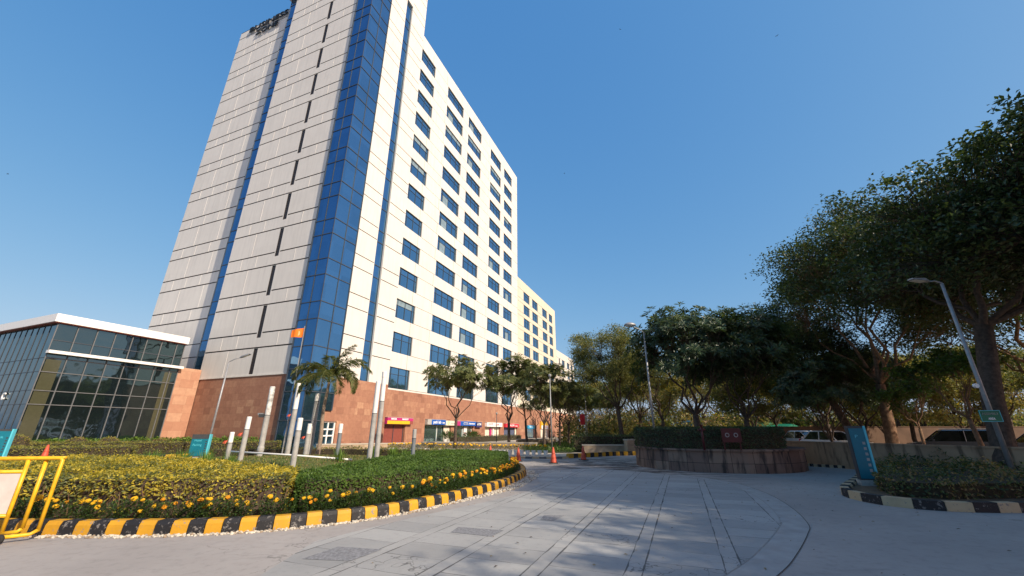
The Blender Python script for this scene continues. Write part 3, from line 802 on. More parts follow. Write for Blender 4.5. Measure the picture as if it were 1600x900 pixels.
sheet('paving', pave, .004, M['paving'])
def band(name, p1, p2, z, mat):
    q = MB(); n = len(p1)
    q.add([(p.x, p.y, z) for p in p1] + [(p.x, p.y, z) for p in p2], [(i, i+1, n+i+1, n+i) for i in range(n-1)], mat)
    o = q.build(name); return struct(o)
band('paving_border', arc_out, offset(arc_out, -0.43), .004, M['border'])
band('paving_edge_joint_shadow', arc_out[6:], offset(arc_out, -0.012)[6:], .008, M['darkline'])  # dark strip draws the joint and the shadow line of the stepped edge
sheet('paving_patch', [(-1.05, 7.78), (-.97, 8.18), (-.14, 7.93), (-.33, 7.5)], .008, M['aggregate'])
sheet('paving_patch', [(.55, 8.8), (.66, 9.25), (1.07, 9.2), (.8, 8.7)], .008, M['aggregate'])
sheet('paving_patch', [(-2.6, 6.9), (-1.9, 6.75), (-2.15, 6.2), (-2.85, 6.3)], .008, M['aggregate'])

# island outline (outer foot of the kerb)
isl = catmull([(-17, 12.5), (-14.6, 9.6), (-11.5, 8.0), (-8.55, 7.62), (-7.0, 7.56), (-5.34, 7.66), (-3.93, 8.1), (-2.58, 9.1), (-1.5, 10.75), (-.45, 12.9), (.3, 15.4), (.58, 17.6), (.3, 20.5), (-1.5, 23.3), (-5.5, 25.4), (-11, 26.4), (-16, 26.0), (-19.3, 23), (-19.5, 17)], 8, True)
def resample(path, step, closed=False):
    if closed: path = path + [path[0]]
    out = [path[0]]; acc = 0
    for i in range(len(path)-1):
        a_, b_ = path[i], path[i+1]; L = (b_-a_).length; pos = step - acc
        while pos <= L: out.append(a_ + (b_-a_) * (pos / L)); pos += step
        acc = L - (pos - step)
    return out
def kerb(name, path, h, w, mats, block=0.30, closed=False, seed=1):
    rr = random.Random(seed); pts = resample(path, block, closed)
    q = MB(); n = len(pts)
    for i in range(n - (0 if closed else 1)):
        a_, b_ = pts[i], pts[(i+1) % n]
        t_ = (b_ - a_).normalized(); nr = Vector((-t_.y, t_.x))
        a2 = pts[i-1] if i > 0 or closed else a_ - t_; c2 = pts[(i+2) % n] if i + 2 < n or closed else b_ + t_
        na = (b_ - a2).normalized(); na = Vector((-na.y, na.x)); nb = (c2 - a_).normalized(); nb = Vector((-nb.y, nb.x))
        g_ = .006; aa = a_ + t_*g_; bb = b_ - t_*g_
        hh = h + rr.uniform(-.006, .006); jit = rr.uniform(-.008, .008)
        prof = [(0 + jit, -.02), (.02 + jit, hh * .72), (.055 + jit, hh), (w, hh), (w, -.02)]
        va = [(aa.x + na.x*o, aa.y + na.y*o, z) for o, z in prof]; vb = [(bb.x + nb.x*o, bb.y + nb.y*o, z) for o, z in prof]
        k = len(prof)
        q.add(va + vb, [(j, j+1, k+j+1, k+j) for j in range(k-1)] + [tuple(range(k-1, -1, -1)), tuple(range(k, 2*k))], mats[i % len(mats)])
    for i, f_ in enumerate(q.f): pass
    return struct(q.build(name))
kerb('kerb', isl, .21, .22, [M['kyellow'], M['kblack']], .262, True)
def poly_in(path, d): return offset(path, d)
soilpts = offset(isl + [isl[0]], .2)
sheet('planting_soil', [(p.x, p.y) for p in soilpts[:-1]], .12, M['soil'])
# lawn mound
lm = MB(); rings = 14; seg = 48; cx, cy = -10.0, 18.6
def moundz(x, y):
    r = math.hypot((x - cx) / 8.2, (y - cy) / 6.6)
    return .15 + .34 * max(0, 1 - r*r)
vs = [(cx, cy, moundz(cx, cy))]; fs = []
for i in range(1, rings + 1):
    for k in range(seg):
        a_ = 2*pi*k/seg; x = cx + 8.2*i/rings*cos(a_); y = cy + 6.6*i/rings*sin(a_)
        vs.append((x, y, moundz(x, y) + noise.noise(Vector((x, y, 0))*.8) * .03))
for k in range(seg): fs.append((0, 1 + k, 1 + (k+1) % seg))
for i in range(rings - 1):
    for k in range(seg):
        a_ = 1 + i*seg + k; b_ = 1 + i*seg + (k+1) % seg; fs.append((a_, a_ + seg, b_ + seg, b_))
lm.add(vs, fs, M['lawn']); struct(lm.build('lawn', smooth=True))
# grass blades on the mound (uncountable)
gr = MB(); rr = random.Random(5)
for _ in range(15000):
    a_ = rr.uniform(0, 2*pi); rad = math.sqrt(rr.random()); x = cx + 8.1*rad*cos(a_); y = cy + 6.5*rad*sin(a_)
    d_ = Vector((rr.uniform(-.5, .5), rr.uniform(-.5, .5), 1)).normalized(); s_ = rr.uniform(.05, .11)
    gr.leaf(Vector((x, y, moundz(x, y))), d_, Vector((rr.uniform(-1, 1), rr.uniform(-1, 1), .2)), s_, .03, rr.choice([M['hedge_green2'], M['leaf_light'], M['leaf_olive'], M['leaf_dry']]))
o = gr.build('grass'); tag(o, 'short sunlit grass on the mound behind the gold hedge', 'grass'); o['kind'] = 'stuff'

# right island
risl = catmull([(16.0, 18.2), (13.4, 16.3), (11.3, 14.15), (9.9, 12.75), (9.08, 11.8), (8.83, 10.95), (8.92, 10.35), (9.3, 9.98), (10.1, 9.75), (11.3, 9.78), (13.5, 10.1), (16.5, 10.6), (19, 11.2)], 8)
kerb('kerb', list(reversed(risl)), .19, .24, [M['kblack'], M['kcream']], .44)
sheet('planting_soil', [(p.x, p.y) for p in offset(list(reversed(risl)), .2)] , .10, M['soil'])
# pavement and verges beyond the road
fk = catmull([(-14, 32.0), (-9, 30.6), (-3.4, 28.7), (0, 27.2), (2.3, 26.7), (3.6, 27.2), (5.5, 28.5), (7.2, 29.7), (9.0, 30.2)], 8)
i0 = min(range(len(fk)), key=lambda i: abs(fk[i].x - 3.2))
kerb('kerb', list(reversed(fk[:i0+1])), .10, .5, [M['kcream'], M['kgrey']], .40)
kerb('kerb', list(reversed(fk[i0:])), .26, .3, [M['kblack'], M['kyellow']], .36, seed=2)
fp = [(p.x, p.y) for p in offset(fk, .25)]
sheet('pavement', fp + [(30, 60), (45, 120), (30, 130)] + [tuple(W(100, -3).xy), tuple(W(11, -.2).xy), tuple(W(-3, -2).xy)], .09, M['footway'])
sheet('verge', [(2.3, 31.0), (0.6, 33.5), (3.0, 44), (9, 62), (16, 78), (21, 76), (16.5, 58), (11.5, 44.5), (8.2, 37.0), (6.2, 33.2), (4.3, 31.2)], .13, M['cover'])
sheet('verge', [(6.3, 30.3), (8.2, 33.5), (12.5, 41), (20, 55), (40, 60), (40, 40), (18, 33), (11, 31)], .12, M['cover'])
sheet('verge', [(-60, 22.5), (-26, 22.8), (-21.5, 29.0), (-13.5, 33.0), (-14.5, 36.8), (-30.5, 34.5), (-60, 60)], .10, M['cover'])
bkk = catmull([(-45, 21.6), (-32, 21.2), (-25.5, 22.0), (-22.4, 25), (-20.5, 28.8), (-15, 32.2)], 8)
kerb('kerb', bkk, .2, .25, [M['kyellow'], M['kblack']], .5, seed=4)
# parking and rough land at the right
sheet('parking_ground', [(17.2, 12.0), (14.8, 22.7), (12.4, 32), (12, 37), (60, 38), (60, 4)], .02, M['dryland'])
sheet('rough_land', [(8, 60), (40, 38.5), (160, 30), (300, 300), (0, 300)], .03, M['dryland'])

# ------------------------------------------------------------------ pebbles
gv = MB(); rr = random.Random(9)
ico = [(0,0,-1),(.72,-.53,-.45),(-.28,-.85,-.45),(-.89,0,-.45),(-.28,.85,-.45),(.72,.53,-.45),(.28,-.85,.45),(-.72,-.53,.45),(-.72,.53,.45),(.28,.85,.45),(.89,0,.45),(0,0,1)]
icf = [(0,1,2),(1,0,5),(0,2,3),(0,3,4),(0,4,5),(1,5,10),(2,1,6),(3,2,7),(4,3,8),(5,4,9),(1,10,6),(2,6,7),(3,7,8),(4,8,9),(5,9,10),(6,10,11),(7,6,11),(8,7,11),(9,8,11),(10,9,11)]
gp = resample([p for p in isl[8:112]], .035)
for i, p in enumerate(gp):
    if p.y > 19 or p.x < -13: continue
    t_ = (gp[min(i+1, len(gp)-1)] - gp[max(i-1, 0)]).normalized(); nr = Vector((t_.y, -t_.x))
    wd = .15 + .32 * max(0, min(1, (p.y - 10.5) / 3.0)) * (1 if p.y < 17.5 else .6)
    for _ in range(2 + int(wd * 9)):
        o_ = rr.uniform(-.01, wd); s_ = rr.uniform(.014, .033)
        c_ = Vector((p.x + nr.x*o_ + rr.uniform(-.02, .02), p.y + nr.y*o_ + rr.uniform(-.02, .02), s_*.35))
        mz = Matrix.Rotation(rr.uniform(0, 6.3), 3, 'Z') @ Matrix.Rotation(rr.uniform(-.5, .5), 3, 'X')
        sc = (rr.uniform(.8, 1.5), rr.uniform(.7, 1.1), rr.uniform(.45, .8))
        gv.add([mz @ Vector((v[0]*s_*sc[0], v[1]*s_*sc[1], v[2]*s_*sc[2])) + c_ for v in ico], icf, M['gravel'] if rr.random() < .75 else M['gravel2'])
o = gv.build('pebbles'); tag(o, 'pale loose pebbles strewn along the foot of the yellow and black kerb', 'pebbles'); o['kind'] = 'stuff'

# ------------------------------------------------------------------ hedges
def inpoly(x, y, P_):
    c_ = False; j = len(P_) - 1
    for i in range(len(P_)):
        xi, yi = P_[i][0], P_[i][1]; xj, yj = P_[j][0], P_[j][1]
        if (yi > y) != (yj > y) and x < (xj-xi)*(y-yi)/(yj-yi) + xi: c_ = not c_
        j = i
    return c_
def hedge(name, label, poly, z0, h, mats, dens, leaf, core=None, skirt=0.0, seed=0, lump=.05, cat='hedge', stems=False, off=(0,0)):
    rr = random.Random(seed); core = core or M['hedge_core']
    P_ = [(p[0], p[1]) for p in poly]
    root = thing(name, label, cat, (sum(p[0] for p in P_)/len(P_), sum(p[1] for p in P_)/len(P_), z0))
    ox, oy = root.location.x, root.location.y
    cm = MB(); ins = offset([Vector(p) for p in P_] + [Vector(P_[0])], 0)[:-1]
    cxm, cym = ox, oy
    shr = .10
    def edge_in(p):
        v = Vector((cxm - p[0], cym - p[1])); L = v.length or 1; v = v / L
        return (p[0] + v.x*shr, p[1] + v.y*shr)
    inn = [edge_in(p) for p in P_]
    tris = tessellate_polygon([[Vector((p[0], p[1], 0)) for p in inn]])
    cm.add([(p[0]-ox, p[1]-oy, h - .07) for p in inn], tris, core)
    n = len(inn)
    cm.add([(p[0]-ox, p[1]-oy, skirt) for p in inn] + [(p[0]-ox, p[1]-oy, h - .07) for p in inn], [(i, (i+1) % n, n + (i+1) % n, n + i) for i in range(n)], core)
    cm.build('inner_twigs', root)
    lf = MB()
    xs = [p[0] for p in P_]; ys = [p[1] for p in P_]
    area = (max(xs)-min(xs)) * (max(ys)-min(ys)); cnt = int(area * dens)
    def lh(x, y): return h + lump * noise.noise(Vector((x*1.7, y*1.7, seed))) * 2 + lump*.7*noise.noise(Vector((x*6, y*6, seed)))
    ml = mats
    for _ in range(cnt):
        x = rr.uniform(min(xs), max(xs)); y = rr.uniform(min(ys), max(ys))
        if not inpoly(x, y, P_): continue
        z = lh(x, y) - abs(rr.gauss(0, .035))
        d_ = Vector((rr.gauss(0, 1), rr.gauss(0, 1), rr.uniform(-.1, 1.0))).normalized()
        k = noise.noise(Vector((x*1.1, y*1.1, 5 + seed)))
        mt = ml[min(len(ml)-1, max(0, int((rr.random() + k*.9) * len(ml))))]
        s_ = leaf * rr.uniform(.7, 1.3)
        lf.leaf(Vector((x-ox, y-oy, z)), d_, Vector((rr.gauss(0, .5), rr.gauss(0, .5), 1)), s_, s_*.5, mt)
    # sides
    for i in range(n):
        a_ = Vector(P_[i]); b_ = Vector(P_[(i+1) % n]); L = (b_-a_).length
        t_ = (b_-a_).normalized() if L > 0 else Vector((1, 0)); nr = Vector((t_.y, -t_.x))
        mid = (a_ + b_)/2 + nr*.05
        if inpoly(mid.x, mid.y, P_): nr = -nr
        for _ in range(int(L * (h - skirt) * dens * 1.1)):
            p = a_ + (b_-a_)*rr.random(); z = rr.uniform(skirt, h) if rr.random() < .8 else rr.uniform(h*.6, h)
            bul = .05 * noise.noise(Vector((p.x*2, p.y*2, z*3)))
            q_ = p - nr * abs(rr.gauss(0, .04)) + nr*bul
            if stems and z < h * .45 and rr.random() < .7: continue
            d_ = Vector((nr.x*rr.uniform(0, 1.2) + rr.gauss(0, .6), nr.y*rr.uniform(0, 1.2) + rr.gauss(0, .6), rr.gauss(.15, .6))).normalized()
            s_ = leaf * rr.uniform(.7, 1.3)
            k = noise.noise(Vector((q_.x*1.1, q_.y*1.1, 5 + seed)))
            mt = ml[min(len(ml)-1, max(0, int((rr.random()*.9 + k*.9) * len(ml))))]
            lf.leaf(Vector((q_.x-ox, q_.y-oy, z)), d_, Vector((nr.x, nr.y, .6)), s_, s_*.5, mt)
        if stems:
            for _ in range(int(L * 9)):
                p = a_ + (b_-a_)*rr.random() - nr*rr.uniform(.0, .12)
                z_ = rr.uniform(.25, .5)*h; q0 = Vector((p.x-ox, p.y-oy, 0)); q1 = q0 + Vector((rr.uniform(-.05, .05), rr.uniform(-.05, .05), z_))
                q2 = q1 + Vector((rr.uniform(-.12, .12), rr.uniform(-.08, .08), h*.35)); q3 = q1 + Vector((rr.uniform(-.15, .15), rr.uniform(-.08, .08), h*.3))
                lf.tube([q0, q1, q2], [.012, .009, .004], M['bark_warm'], 4, False); lf.tube([q1, q3], [.007, .003], M['bark_warm'], 4, False)
    lf.build('foliage', root)
    return root
def near(path, x0, x1): return [p for p in path if x0 <= p.x <= x1]
front = offset(isl + [isl[0]], .78)
gpath = [p for p in front if p.x > -4.35 and p.y < 19.8 and p.y > 7]
hedge('clipped_hedge', 'dark green flat-clipped hedge along the kerb beside the plaza', [(p.x, p.y) for p in gpath] + [(-1.3, 21.4), (-3.2, 21.6), (-4.6, 19.4), (-4.9, 14.5), (-5.1, 10.5)],
      .12, .60, [M['hedge_green'], M['hedge_green'], M['hedge_green2']], 900, .06, seed=1, lump=.03)
ypath = [p for p in front if -13.5 < p.x <= -4.35 and p.y < 10.6]
hedge('clipped_hedge', 'golden yellow-leaved hedge with bare stems showing near the barrier', [(p.x, p.y) for p in ypath] + [(-5.2, 10.6), (-8.3, 12.5), (-11.3, 14.5), (-14.5, 15.4), (-15.6, 13.6)],
      .12, .68, [M['leaf_olive'], M['hedge_gold2'], M['hedge_gold'], M['hedge_gold2'], M['hedge_gold']], 700, .066, seed=2, lump=.075, stems=True, core=M['bark'])
def rect(x0, y0, x1, y1, n=1): return [(x0, y0), (x1, y0), (x1, y1), (x0, y1)]
hedge('low_hedge', 'brownish low clipped hedge in front of the pavilion, nearest the road', [(-44, 24.0), (-27, 23.6), (-23.5, 26.5), (-24.5, 28.0), (-28, 26.0), (-44, 26.2)], .1, .62, [M['leaf_olive'], M['hedge_gold2'], M['leaf_light']], 150, .10, seed=3)
hedge('low_hedge', 'olive low clipped hedge right behind the brownish one at the pavilion', [(-44, 27.2), (-30, 27.2), (-25.5, 29.5), (-17.5, 32.0), (-18, 33.2), (-27, 31.0), (-44, 29.4)], .1, .75, [M['leaf_olive'], M['hedge_gold2'], M['leaf_light']], 150, .10, seed=4)
def arcW(s0, t0, s1, t1, w): return [tuple(W(s0, t0).xy), tuple(W(s1, t1).xy), tuple(W(s1 - w if t0 != t1 else s1, t1 - (0 if t0 != t1 else w)).xy), tuple(W(s0 - w if t0 != t1 else s0, t0 - (0 if t0 != t1 else w)).xy)]
hedge('broadleaf_bed', 'bright green broad-leaved bed along the foot of the glass pavilion', [tuple(W(-11.5, 14.6).xy), tuple(W(0, 14.6).xy), tuple(W(0, 13.4).xy), tuple(W(-12, 13.4).xy)], .1, .75, [M['blade'], M['hedge_green2']], 60, .24, seed=5, lump=.15)
hedge('broadleaf_bed', 'bright green broad-leaved bed along the dark sandstone wall', [tuple(W(-.4, 13.2).xy), tuple(W(-.4, 4.0).xy), tuple(W(-1.5, 4.0).xy), tuple(W(-1.5, 13.2).xy)], .1, .8, [M['blade'], M['hedge_green2']], 60, .22, seed=6, lump=.15)
hedge('low_hedge', 'flowering low hedge across the back of the grass mound', [(-17.5, 25.2), (-9.5, 25.6), (-4.5, 24.6), (-1.8, 22.6), (-2.4, 22.0), (-5, 23.6), (-9.5, 24.7), (-17, 24.3)], .12, .55, [M['leaf_olive'], M['leaf_dry'], M['leaf_mid'], M['hedge_gold2']], 170, .09, seed=7, lump=.1)
hedge('low_hedge', 'ragged dark shrubs filling the right kerbed island', [(9.5, 11.0), (10.3, 10.5), (12.5, 10.7), (18.5, 12.2), (17.2, 16.0), (15.8, 17.9), (13.6, 16.1), (11.9, 14.3), (11.0, 13.0), (10.1, 12.2)], .08, .42, [M['leaf_dark'], M['leaf_mid'], M['leaf_olive'], M['leaf_dry']], 200, .095, seed=8, lump=.26)
hedge('low_hedge', 'dark shrub mass beside the low stone wall left of the round planter', [(4.6, 32.2), (9.5, 32.0), (10, 34.2), (5.2, 34.2)], .1, 1.15, [M['leaf_dark'], M['leaf_mid']], 120, .12, seed=9, lump=.15)
hedge('low_hedge', 'long dark low hedge in front of the bank and shops', [tuple(W(20, -3.0).xy), tuple(W(42, -3.4).xy), tuple(W(42, -4.4).xy), tuple(W(20, -4.2).xy)], .1, .75, [M['leaf_dark'], M['leaf_mid'], M['leaf_olive']], 40, .14, seed=10, lump=.15)
# ground cover in the far verge
gc = MB(); rr = random.Random(12); VP = [(2.3, 31.0), (0.6, 33.5), (3.0, 44), (9, 62), (16, 78), (21, 76), (16.5, 58), (11.5, 44.5), (8.2, 37.0), (6.2, 33.2), (4.3, 31.2)]
for _ in range(26000):
    x = rr.uniform(0, 22); y = 31 + (rr.random()**1.6)*46
    if inpoly(x, y, VP):
        gc.leaf(Vector((x, y, .13 + rr.random()*.22)), Vector((rr.gauss(0, .7), rr.gauss(0, .7), 1)).normalized(), Vector((rr.gauss(0, 1), rr.gauss(0, 1), .3)), .16, .07, rr.choice([M['hedge_green'], M['leaf_mid'], M['hedge_green2']]))
o = gc.build('ground_cover'); tag(o, 'knee-low green ground cover under the far row of trees', 'ground cover'); o['kind'] = 'stuff'
lt = MB()   # fallen leaves on the road
rr = random.Random(31)
for _ in range(260):
    x = rr.uniform(-2, 13); y = rr.uniform(4.5, 19); s_ = rr.uniform(.03, .07)
    lt.leaf(Vector((x, y, .012)), Vector((rr.gauss(0, 1), rr.gauss(0, 1), .12)).normalized(), Vector((0, 0, 1)), s_, s_*.5, rr.choice([M['leaf_dry'], M['bark'], M['soil']]))
o = lt.build('fallen_leaves'); tag(o, 'small dry leaves scattered over the road', 'leaf litter'); o['kind'] = 'stuff'

# blade clumps
def blade_clump(x, y, z, n, h, label, seed):
    rr = random.Random(seed); q = MB()
    for _ in range(n):
        a_ = rr.uniform(0, 6.28); r_ = rr.random()*.22; p = Vector((r_*cos(a_), r_*sin(a_), 0)); H_ = h*rr.uniform(.6, 1.1)
        out = Vector((cos(a_)*rr.uniform(.05, .4), sin(a_)*rr.uniform(.05, .4), 1)).normalized()
        m1 = p + out*H_*.6; m2 = m1 + Vector((out.x*1.6, out.y*1.6, out.z*.7)).normalized()*H_*.45
        sd = Vector((-sin(a_), cos(a_), 0))*.014
        q.add([p-sd, p+sd, m1+sd*.8, m1-sd*.8, m2], [(0, 1, 2, 3), (3, 2, 4)], M['blade'] if rr.random() < .7 else M['hedge_green2'])
    o = q.build('grass_clump', loc=(x, y, z)); tag(o, label, 'grass clump', 'tall blade clumps on the island'); return o
cl = [(-13.6, 16.2), (-12.9, 15.7), (-12.2, 15.9), (-11.6, 15.2), (-11.0, 15.5), (-10.5, 14.9), (-9.7, 14.8), (-7.0, 17.6), (-6.3, 19.8), (-5.7, 20.6), (-5.1, 20.3), (-4.5, 21.2), (-3.9, 21.7), (-3.3, 22.0), (-6.8, 20.9), (-6.0, 21.7)]
for i, (x, y) in enumerate(cl):
    blade_clump(x, y, max(.12, moundz(x, y)), 60, .62 if i < 7 else .55, nth(i) + ' tall bladed grass clump from the left, on the island behind the hedges', 40 + i)

# ------------------------------------------------------------------ marigolds
def flower_mesh(rad, mat, seed):
    rr = random.Random(seed); q = MB()
    prof = []
    vs = []; fs = []; n1, n2 = 6, 10
    for i in range(n1 + 1):
        th = pi * (i / n1) * .98 + .01
        for k in range(n2):
            r_ = rad * (1 + .16 * ((k + i) % 2) + rr.uniform(-.06, .06)); a_ = 2*pi*(k + .5*(i % 2))/n2
            vs.append((r_*sin(th)*cos(a_), r_*sin(th)*sin(a_), r_*cos(th)*.72))
    for i in range(n1):
        for k in range(n2): fs.append((i*n2+k, (i+1)*n2+k, (i+1)*n2+(k+1) % n2, i*n2+(k+1) % n2))
    q.add(vs, fs, mat)
    me = bpy.data.meshes.new('flower_head'); me.from_pydata(q.v, [], q.f); me.materials.append(mat); return me
FM = [flower_mesh(.048, M['marigold'], 1), flower_mesh(.040, M['marigold'], 2), flower_mesh(.044, M['marigold2'], 3)]
def foliage_mesh(r_, h, n, leaf, mats, seed):
    rr = random.Random(seed); q = MB()
    for _ in range(n):
        a_ = rr.uniform(0, 6.28); u = rr.random()**.5; z = rr.uniform(.02, h)
        rz = r_ * (.75 + .35*sin(pi*min(1, z/h*.9)))
        p = Vector((cos(a_)*u*rz, sin(a_)*u*rz, z)); d_ = Vector((cos(a_)*.9 + rr.gauss(0, .4), sin(a_)*.9 + rr.gauss(0, .4), rr.gauss(.4, .5))).normalized()
        s_ = leaf * rr.uniform(.7, 1.3); q.leaf(p, d_, Vector((0, 0, 1)), s_, s_*.42, rr.choice(mats))
    me = bpy.data.meshes.new('foliage'); me.from_pydata(q.v, [], q.f)
    for m_ in q.mats: me.materials.append(m_)
    me.polygons.foreach_set('material_index', q.m); return me
FOL = [foliage_mesh(.17, .34, 420, .055, [M['marifol'], M['hedge_green'], M['leaf_dark']], 20 + i) for i in range(3)]
mp = resample([p for p in offset(isl + [isl[0]], .50) if p.y < 20.5 and p.x > -12], .33)
rr = random.Random(77); cnt = 0
for i, p in enumerate(mp):
    if p.y > 19.5 or (p.x < -9 and p.y > 9.5): continue
    t = thing('marigold_plant', nth(cnt) + ' marigold plant from the left in the bed along the yellow and black kerb', 'marigold', (p.x + rr.uniform(-.05, .05), p.y + rr.uniform(-.05, .05), .12), rr.uniform(0, 6), 'marigolds along the kerb')
    cnt += 1; sc = rr.uniform(.82, 1.12); t.scale = (sc, sc, sc)
    fo = bpy.data.objects.new('foliage', rr.choice(FOL)); col.objects.link(fo); fo.parent = t
    nf = rr.choices([1, 2, 3, 4, 5, 6], [.2, .24, .22, .16, .1, .08])[0]
    if p.y > 12: nf += rr.randint(1, 4)
    for k in range(nf):
        f_ = bpy.data.objects.new('flower_head', FM[rr.choices([0, 1, 2], [.55, .3, .15])[0]] if p.y < 12 else FM[rr.choice([1, 2])]); col.objects.link(f_); f_.parent = t
        a_ = rr.uniform(0, 6.28); r_ = rr.uniform(.02, .17); f_.location = (r_*cos(a_), r_*sin(a_), .30 + rr.uniform(-.03, .10) - r_*.5*(rr.random() < .4))
        f_.rotation_euler = (rr.uniform(-.5, .5), rr.uniform(-.5, .5), 0); q = rr.uniform(.75, 1.1); f_.scale = (q, q, q)
# potted marigolds along the far pavement
q = MB(); q.lathe([(.10, 0), (.15, .27), (.165, .27), (.165, .31), (.145, .31)], M['whitepaint'], 12)
pot_me = q.build('pot'); pot_mesh = pot_me.data; bpy.data.objects.remove(pot_me)
line = resample([Vector((2.2, 28.0)), Vector((-.2, 28.6)), Vector((-3.5, 30.2)), Vector((-9.5, 32.6))], .40)
for i, p in enumerate(line[:32]):
    t = thing('potted_marigold', nth(i) + ' white pot of marigolds from the right, on the far pavement edge', 'flower pot', (p.x, p.y, .09), rr.uniform(0, 6), 'white flower pots along the far pavement')
    o = bpy.data.objects.new('pot', pot_mesh); col.objects.link(o); o.parent = t
    fo = bpy.data.objects.new('foliage', rr.choice(FOL)); col.objects.link(fo); fo.parent = t; fo.location = (0, 0, .28); fo.scale = (1.05, 1.05, .9)
    for k in range(rr.randint(2, 5)):
        f_ = bpy.data.objects.new('flower_head', FM[rr.choice([0, 1])]); col.objects.link(f_); f_.parent = t; f_.scale = (1.3,)*3
        f_.location = (rr.uniform(-.14, .14), rr.uniform(-.14, .14), .60 + rr.uniform(-.06, .06))

# ------------------------------------------------------------------ posts on the lawn
CAMH = 1.65; FPX = 620.0; PIT = R(19.7)
def ray(x, y):
    u = x - 800; v = 450 - y
    return u, FPX*cos(PIT) - v*sin(PIT), FPX*sin(PIT) + v*cos(PIT)
def at(x, y, Y):            # point at distance Y ahead, seen in direction (x, y)
    u, f_, w = ray(x, y); return Vector((u/f_*Y, Y, CAMH + w/f_*Y))
posts = [  # base px, base dist, top px y, white from px y, diameter, description
    (353, 723, 17.6, 675, 692, .21, 'shortest grey post with a white top, leftmost on the mound'),
    (374, 724, 17.4, 651, 671, .23, 'grey post with white top just right of the shortest post', ),
    (405, 713, 20.5, 604, 649, .30, 'tall weathered grey post with a small floodlight clamped to it'),
    (448, 712, 21.5, 599, 640, .29, 'tall grey post beside the palm on its left'),
    (457, 729, 15.4, 653, 673, .23, 'nearest grey post with white top, closest to the gold hedge'),
    (477, 708, 22.6, 662, 678, .27, 'short white-topped post between the palm and the tall left posts'),
    (482, 708, 23.0, 615, 627, .30, 'tall grey post standing right behind a short one beside the palm'),
    (527, 709, 22.0, 662, 677, .24, 'dark grey post with pale top in front of the white door'),
    (576, 723, 17.0, 595.5, 646, .24, 'tall grey post with long white top, left of the tall pair'),
    (588, 716, 19.0, 580.5, 627, .26, 'tallest grey post with a cap ring, right of the tall pair'),
    (644, 720, 16.8, 670.5, 685, .19, 'dark short post rising from the green hedge'),
]
for i, pp in enumerate(posts):
    bx, by, Y, ty, wy, dia, lab = pp[:7]; dia *= .83
    p = at(bx, by, Y); z0 = moundz(p.x, p.y) - .05 if i != 10 else .12
    zt = at(bx + (by - ty)*.2, ty, Y).z; zw = at(bx, wy, Y).z
    lean = Vector((rr.uniform(-.01, .01), rr.uniform(-.01, .01)))
    t = thing('garden_post', lab, 'post', (p.x, p.y, z0), 0, 'grey posts with white tops on the mound')
    t.rotation_euler = (lean.x, lean.y + .0, 0)
    body = M['poledark'] if i in (7, 10) else M['polegrey']; r_ = dia/2
    q = MB(); prof = [(r_, 0), (r_, zw - z0)]
    if i == 2: prof = [(r_*1.05, 0), (r_*1.05, .25), (r_*1.22, .33), (r_*1.22, .45), (r_, .55), (r_, zw - z0)]
    q.lathe(prof, body, 24); q.build('shaft', t)
    q = MB(); h0 = zw - z0; h1 = zt - z0; rt = r_*.97
    topm = M['polegrey'] if i == 10 else M['polewhite']
    if i == 2: topm = plain('weathered_white_paint', (.55, .55, .53), .7, var=.55, scale=5)
    prof = [(rt, h0 + .01), (rt, h1 - .02), (rt*.8, h1)]
    if i in (9, 7): prof = [(rt, h0 + .01), (rt, h1 - .28), (rt*1.08, h1 - .27), (rt*1.08, h1 - .02), (rt*.8, h1)]
    q.lathe(prof, topm, 24); q.build('white_top', t)
    q = MB(); q.lathe([(r_*1.03, h0 - .012), (r_*1.03, h0 + .012)], M['frame'], 20); q.build('joint_ring', t)
    if i == 2:
        q = MB(); q.box((-.35, -.12, 1.85), (-.12, .08, 2.0), M['signdark']); q.box((-.42, -.1, 1.95), (-.2, .06, 2.05), M['galv']); q.build('floodlight', t)
    if i in (0, 1, 3, 5, 9):
        q = MB(); hz = h0*.9 if i != 0 else h0 + .1
        q.leaf(Vector((-r_, -r_*.6, hz)), Vector((-.8, -.2, -.5)).normalized(), Vector((0, -1, .3)), .22, .10, M['orange'] if i != 9 else M['flag'])
        q.leaf(Vector((-r_, -r_*.6, hz + .02)), Vector((-.3, -.5, -.9)).normalized(), Vector((0, -1, .3)), .2, .09, M['orange'])
        q.build('cloth_ribbon', t)
q = MB(); A_ = Vector((-12.3, 18.6, .78)); B_ = Vector((-6.6, 17.8, .50)); q.tube([A_, (A_+B_)/2 + Vector((0, 0, .02)), B_], .035, M['whitepaint'], 8); o = q.build('white_pipe', smooth=True)
tag(o, 'thin white pipe lying aslant between the posts on the mound', 'pipe')
# flag and its pole
fp_ = at(476, 512, 24.0); t = thing('flagpole', 'thin dark flagpole by the glass corner, left of the palm', 'flagpole', (fp_.x, fp_.y, moundz(fp_.x, fp_.y)))
q = MB(); q.tube([(0, 0, 0), (0, 0, fp_.z - t.location.z + .1)], [.035, .022], M['galv'], 8); q.build('pole', t)
fl = MB(); nx = 10; vs = []; fs = []
for i in range(nx + 1):
    for j in range(2):
        u = i/nx; wv = .05*sin(u*8); vs.append((-u*.72, wv - u*.1, -(.05 + j*.60) - u*.16*(1 - j*.2) + (.1*u if j else -.03*u)))
for i in range(nx): fs.append((2*i, 2*i+1, 2*i+3, 2*i+2))
fl.add(vs, fs, M['flag']); o = fl.build('flag', loc=(fp_.x, fp_.y, fp_.z + .05)); so = o.modifiers.new('s', 'SOLIDIFY'); so.thickness = .008
tag(o, 'small saffron orange flag flying left from the thin flagpole', 'flag')
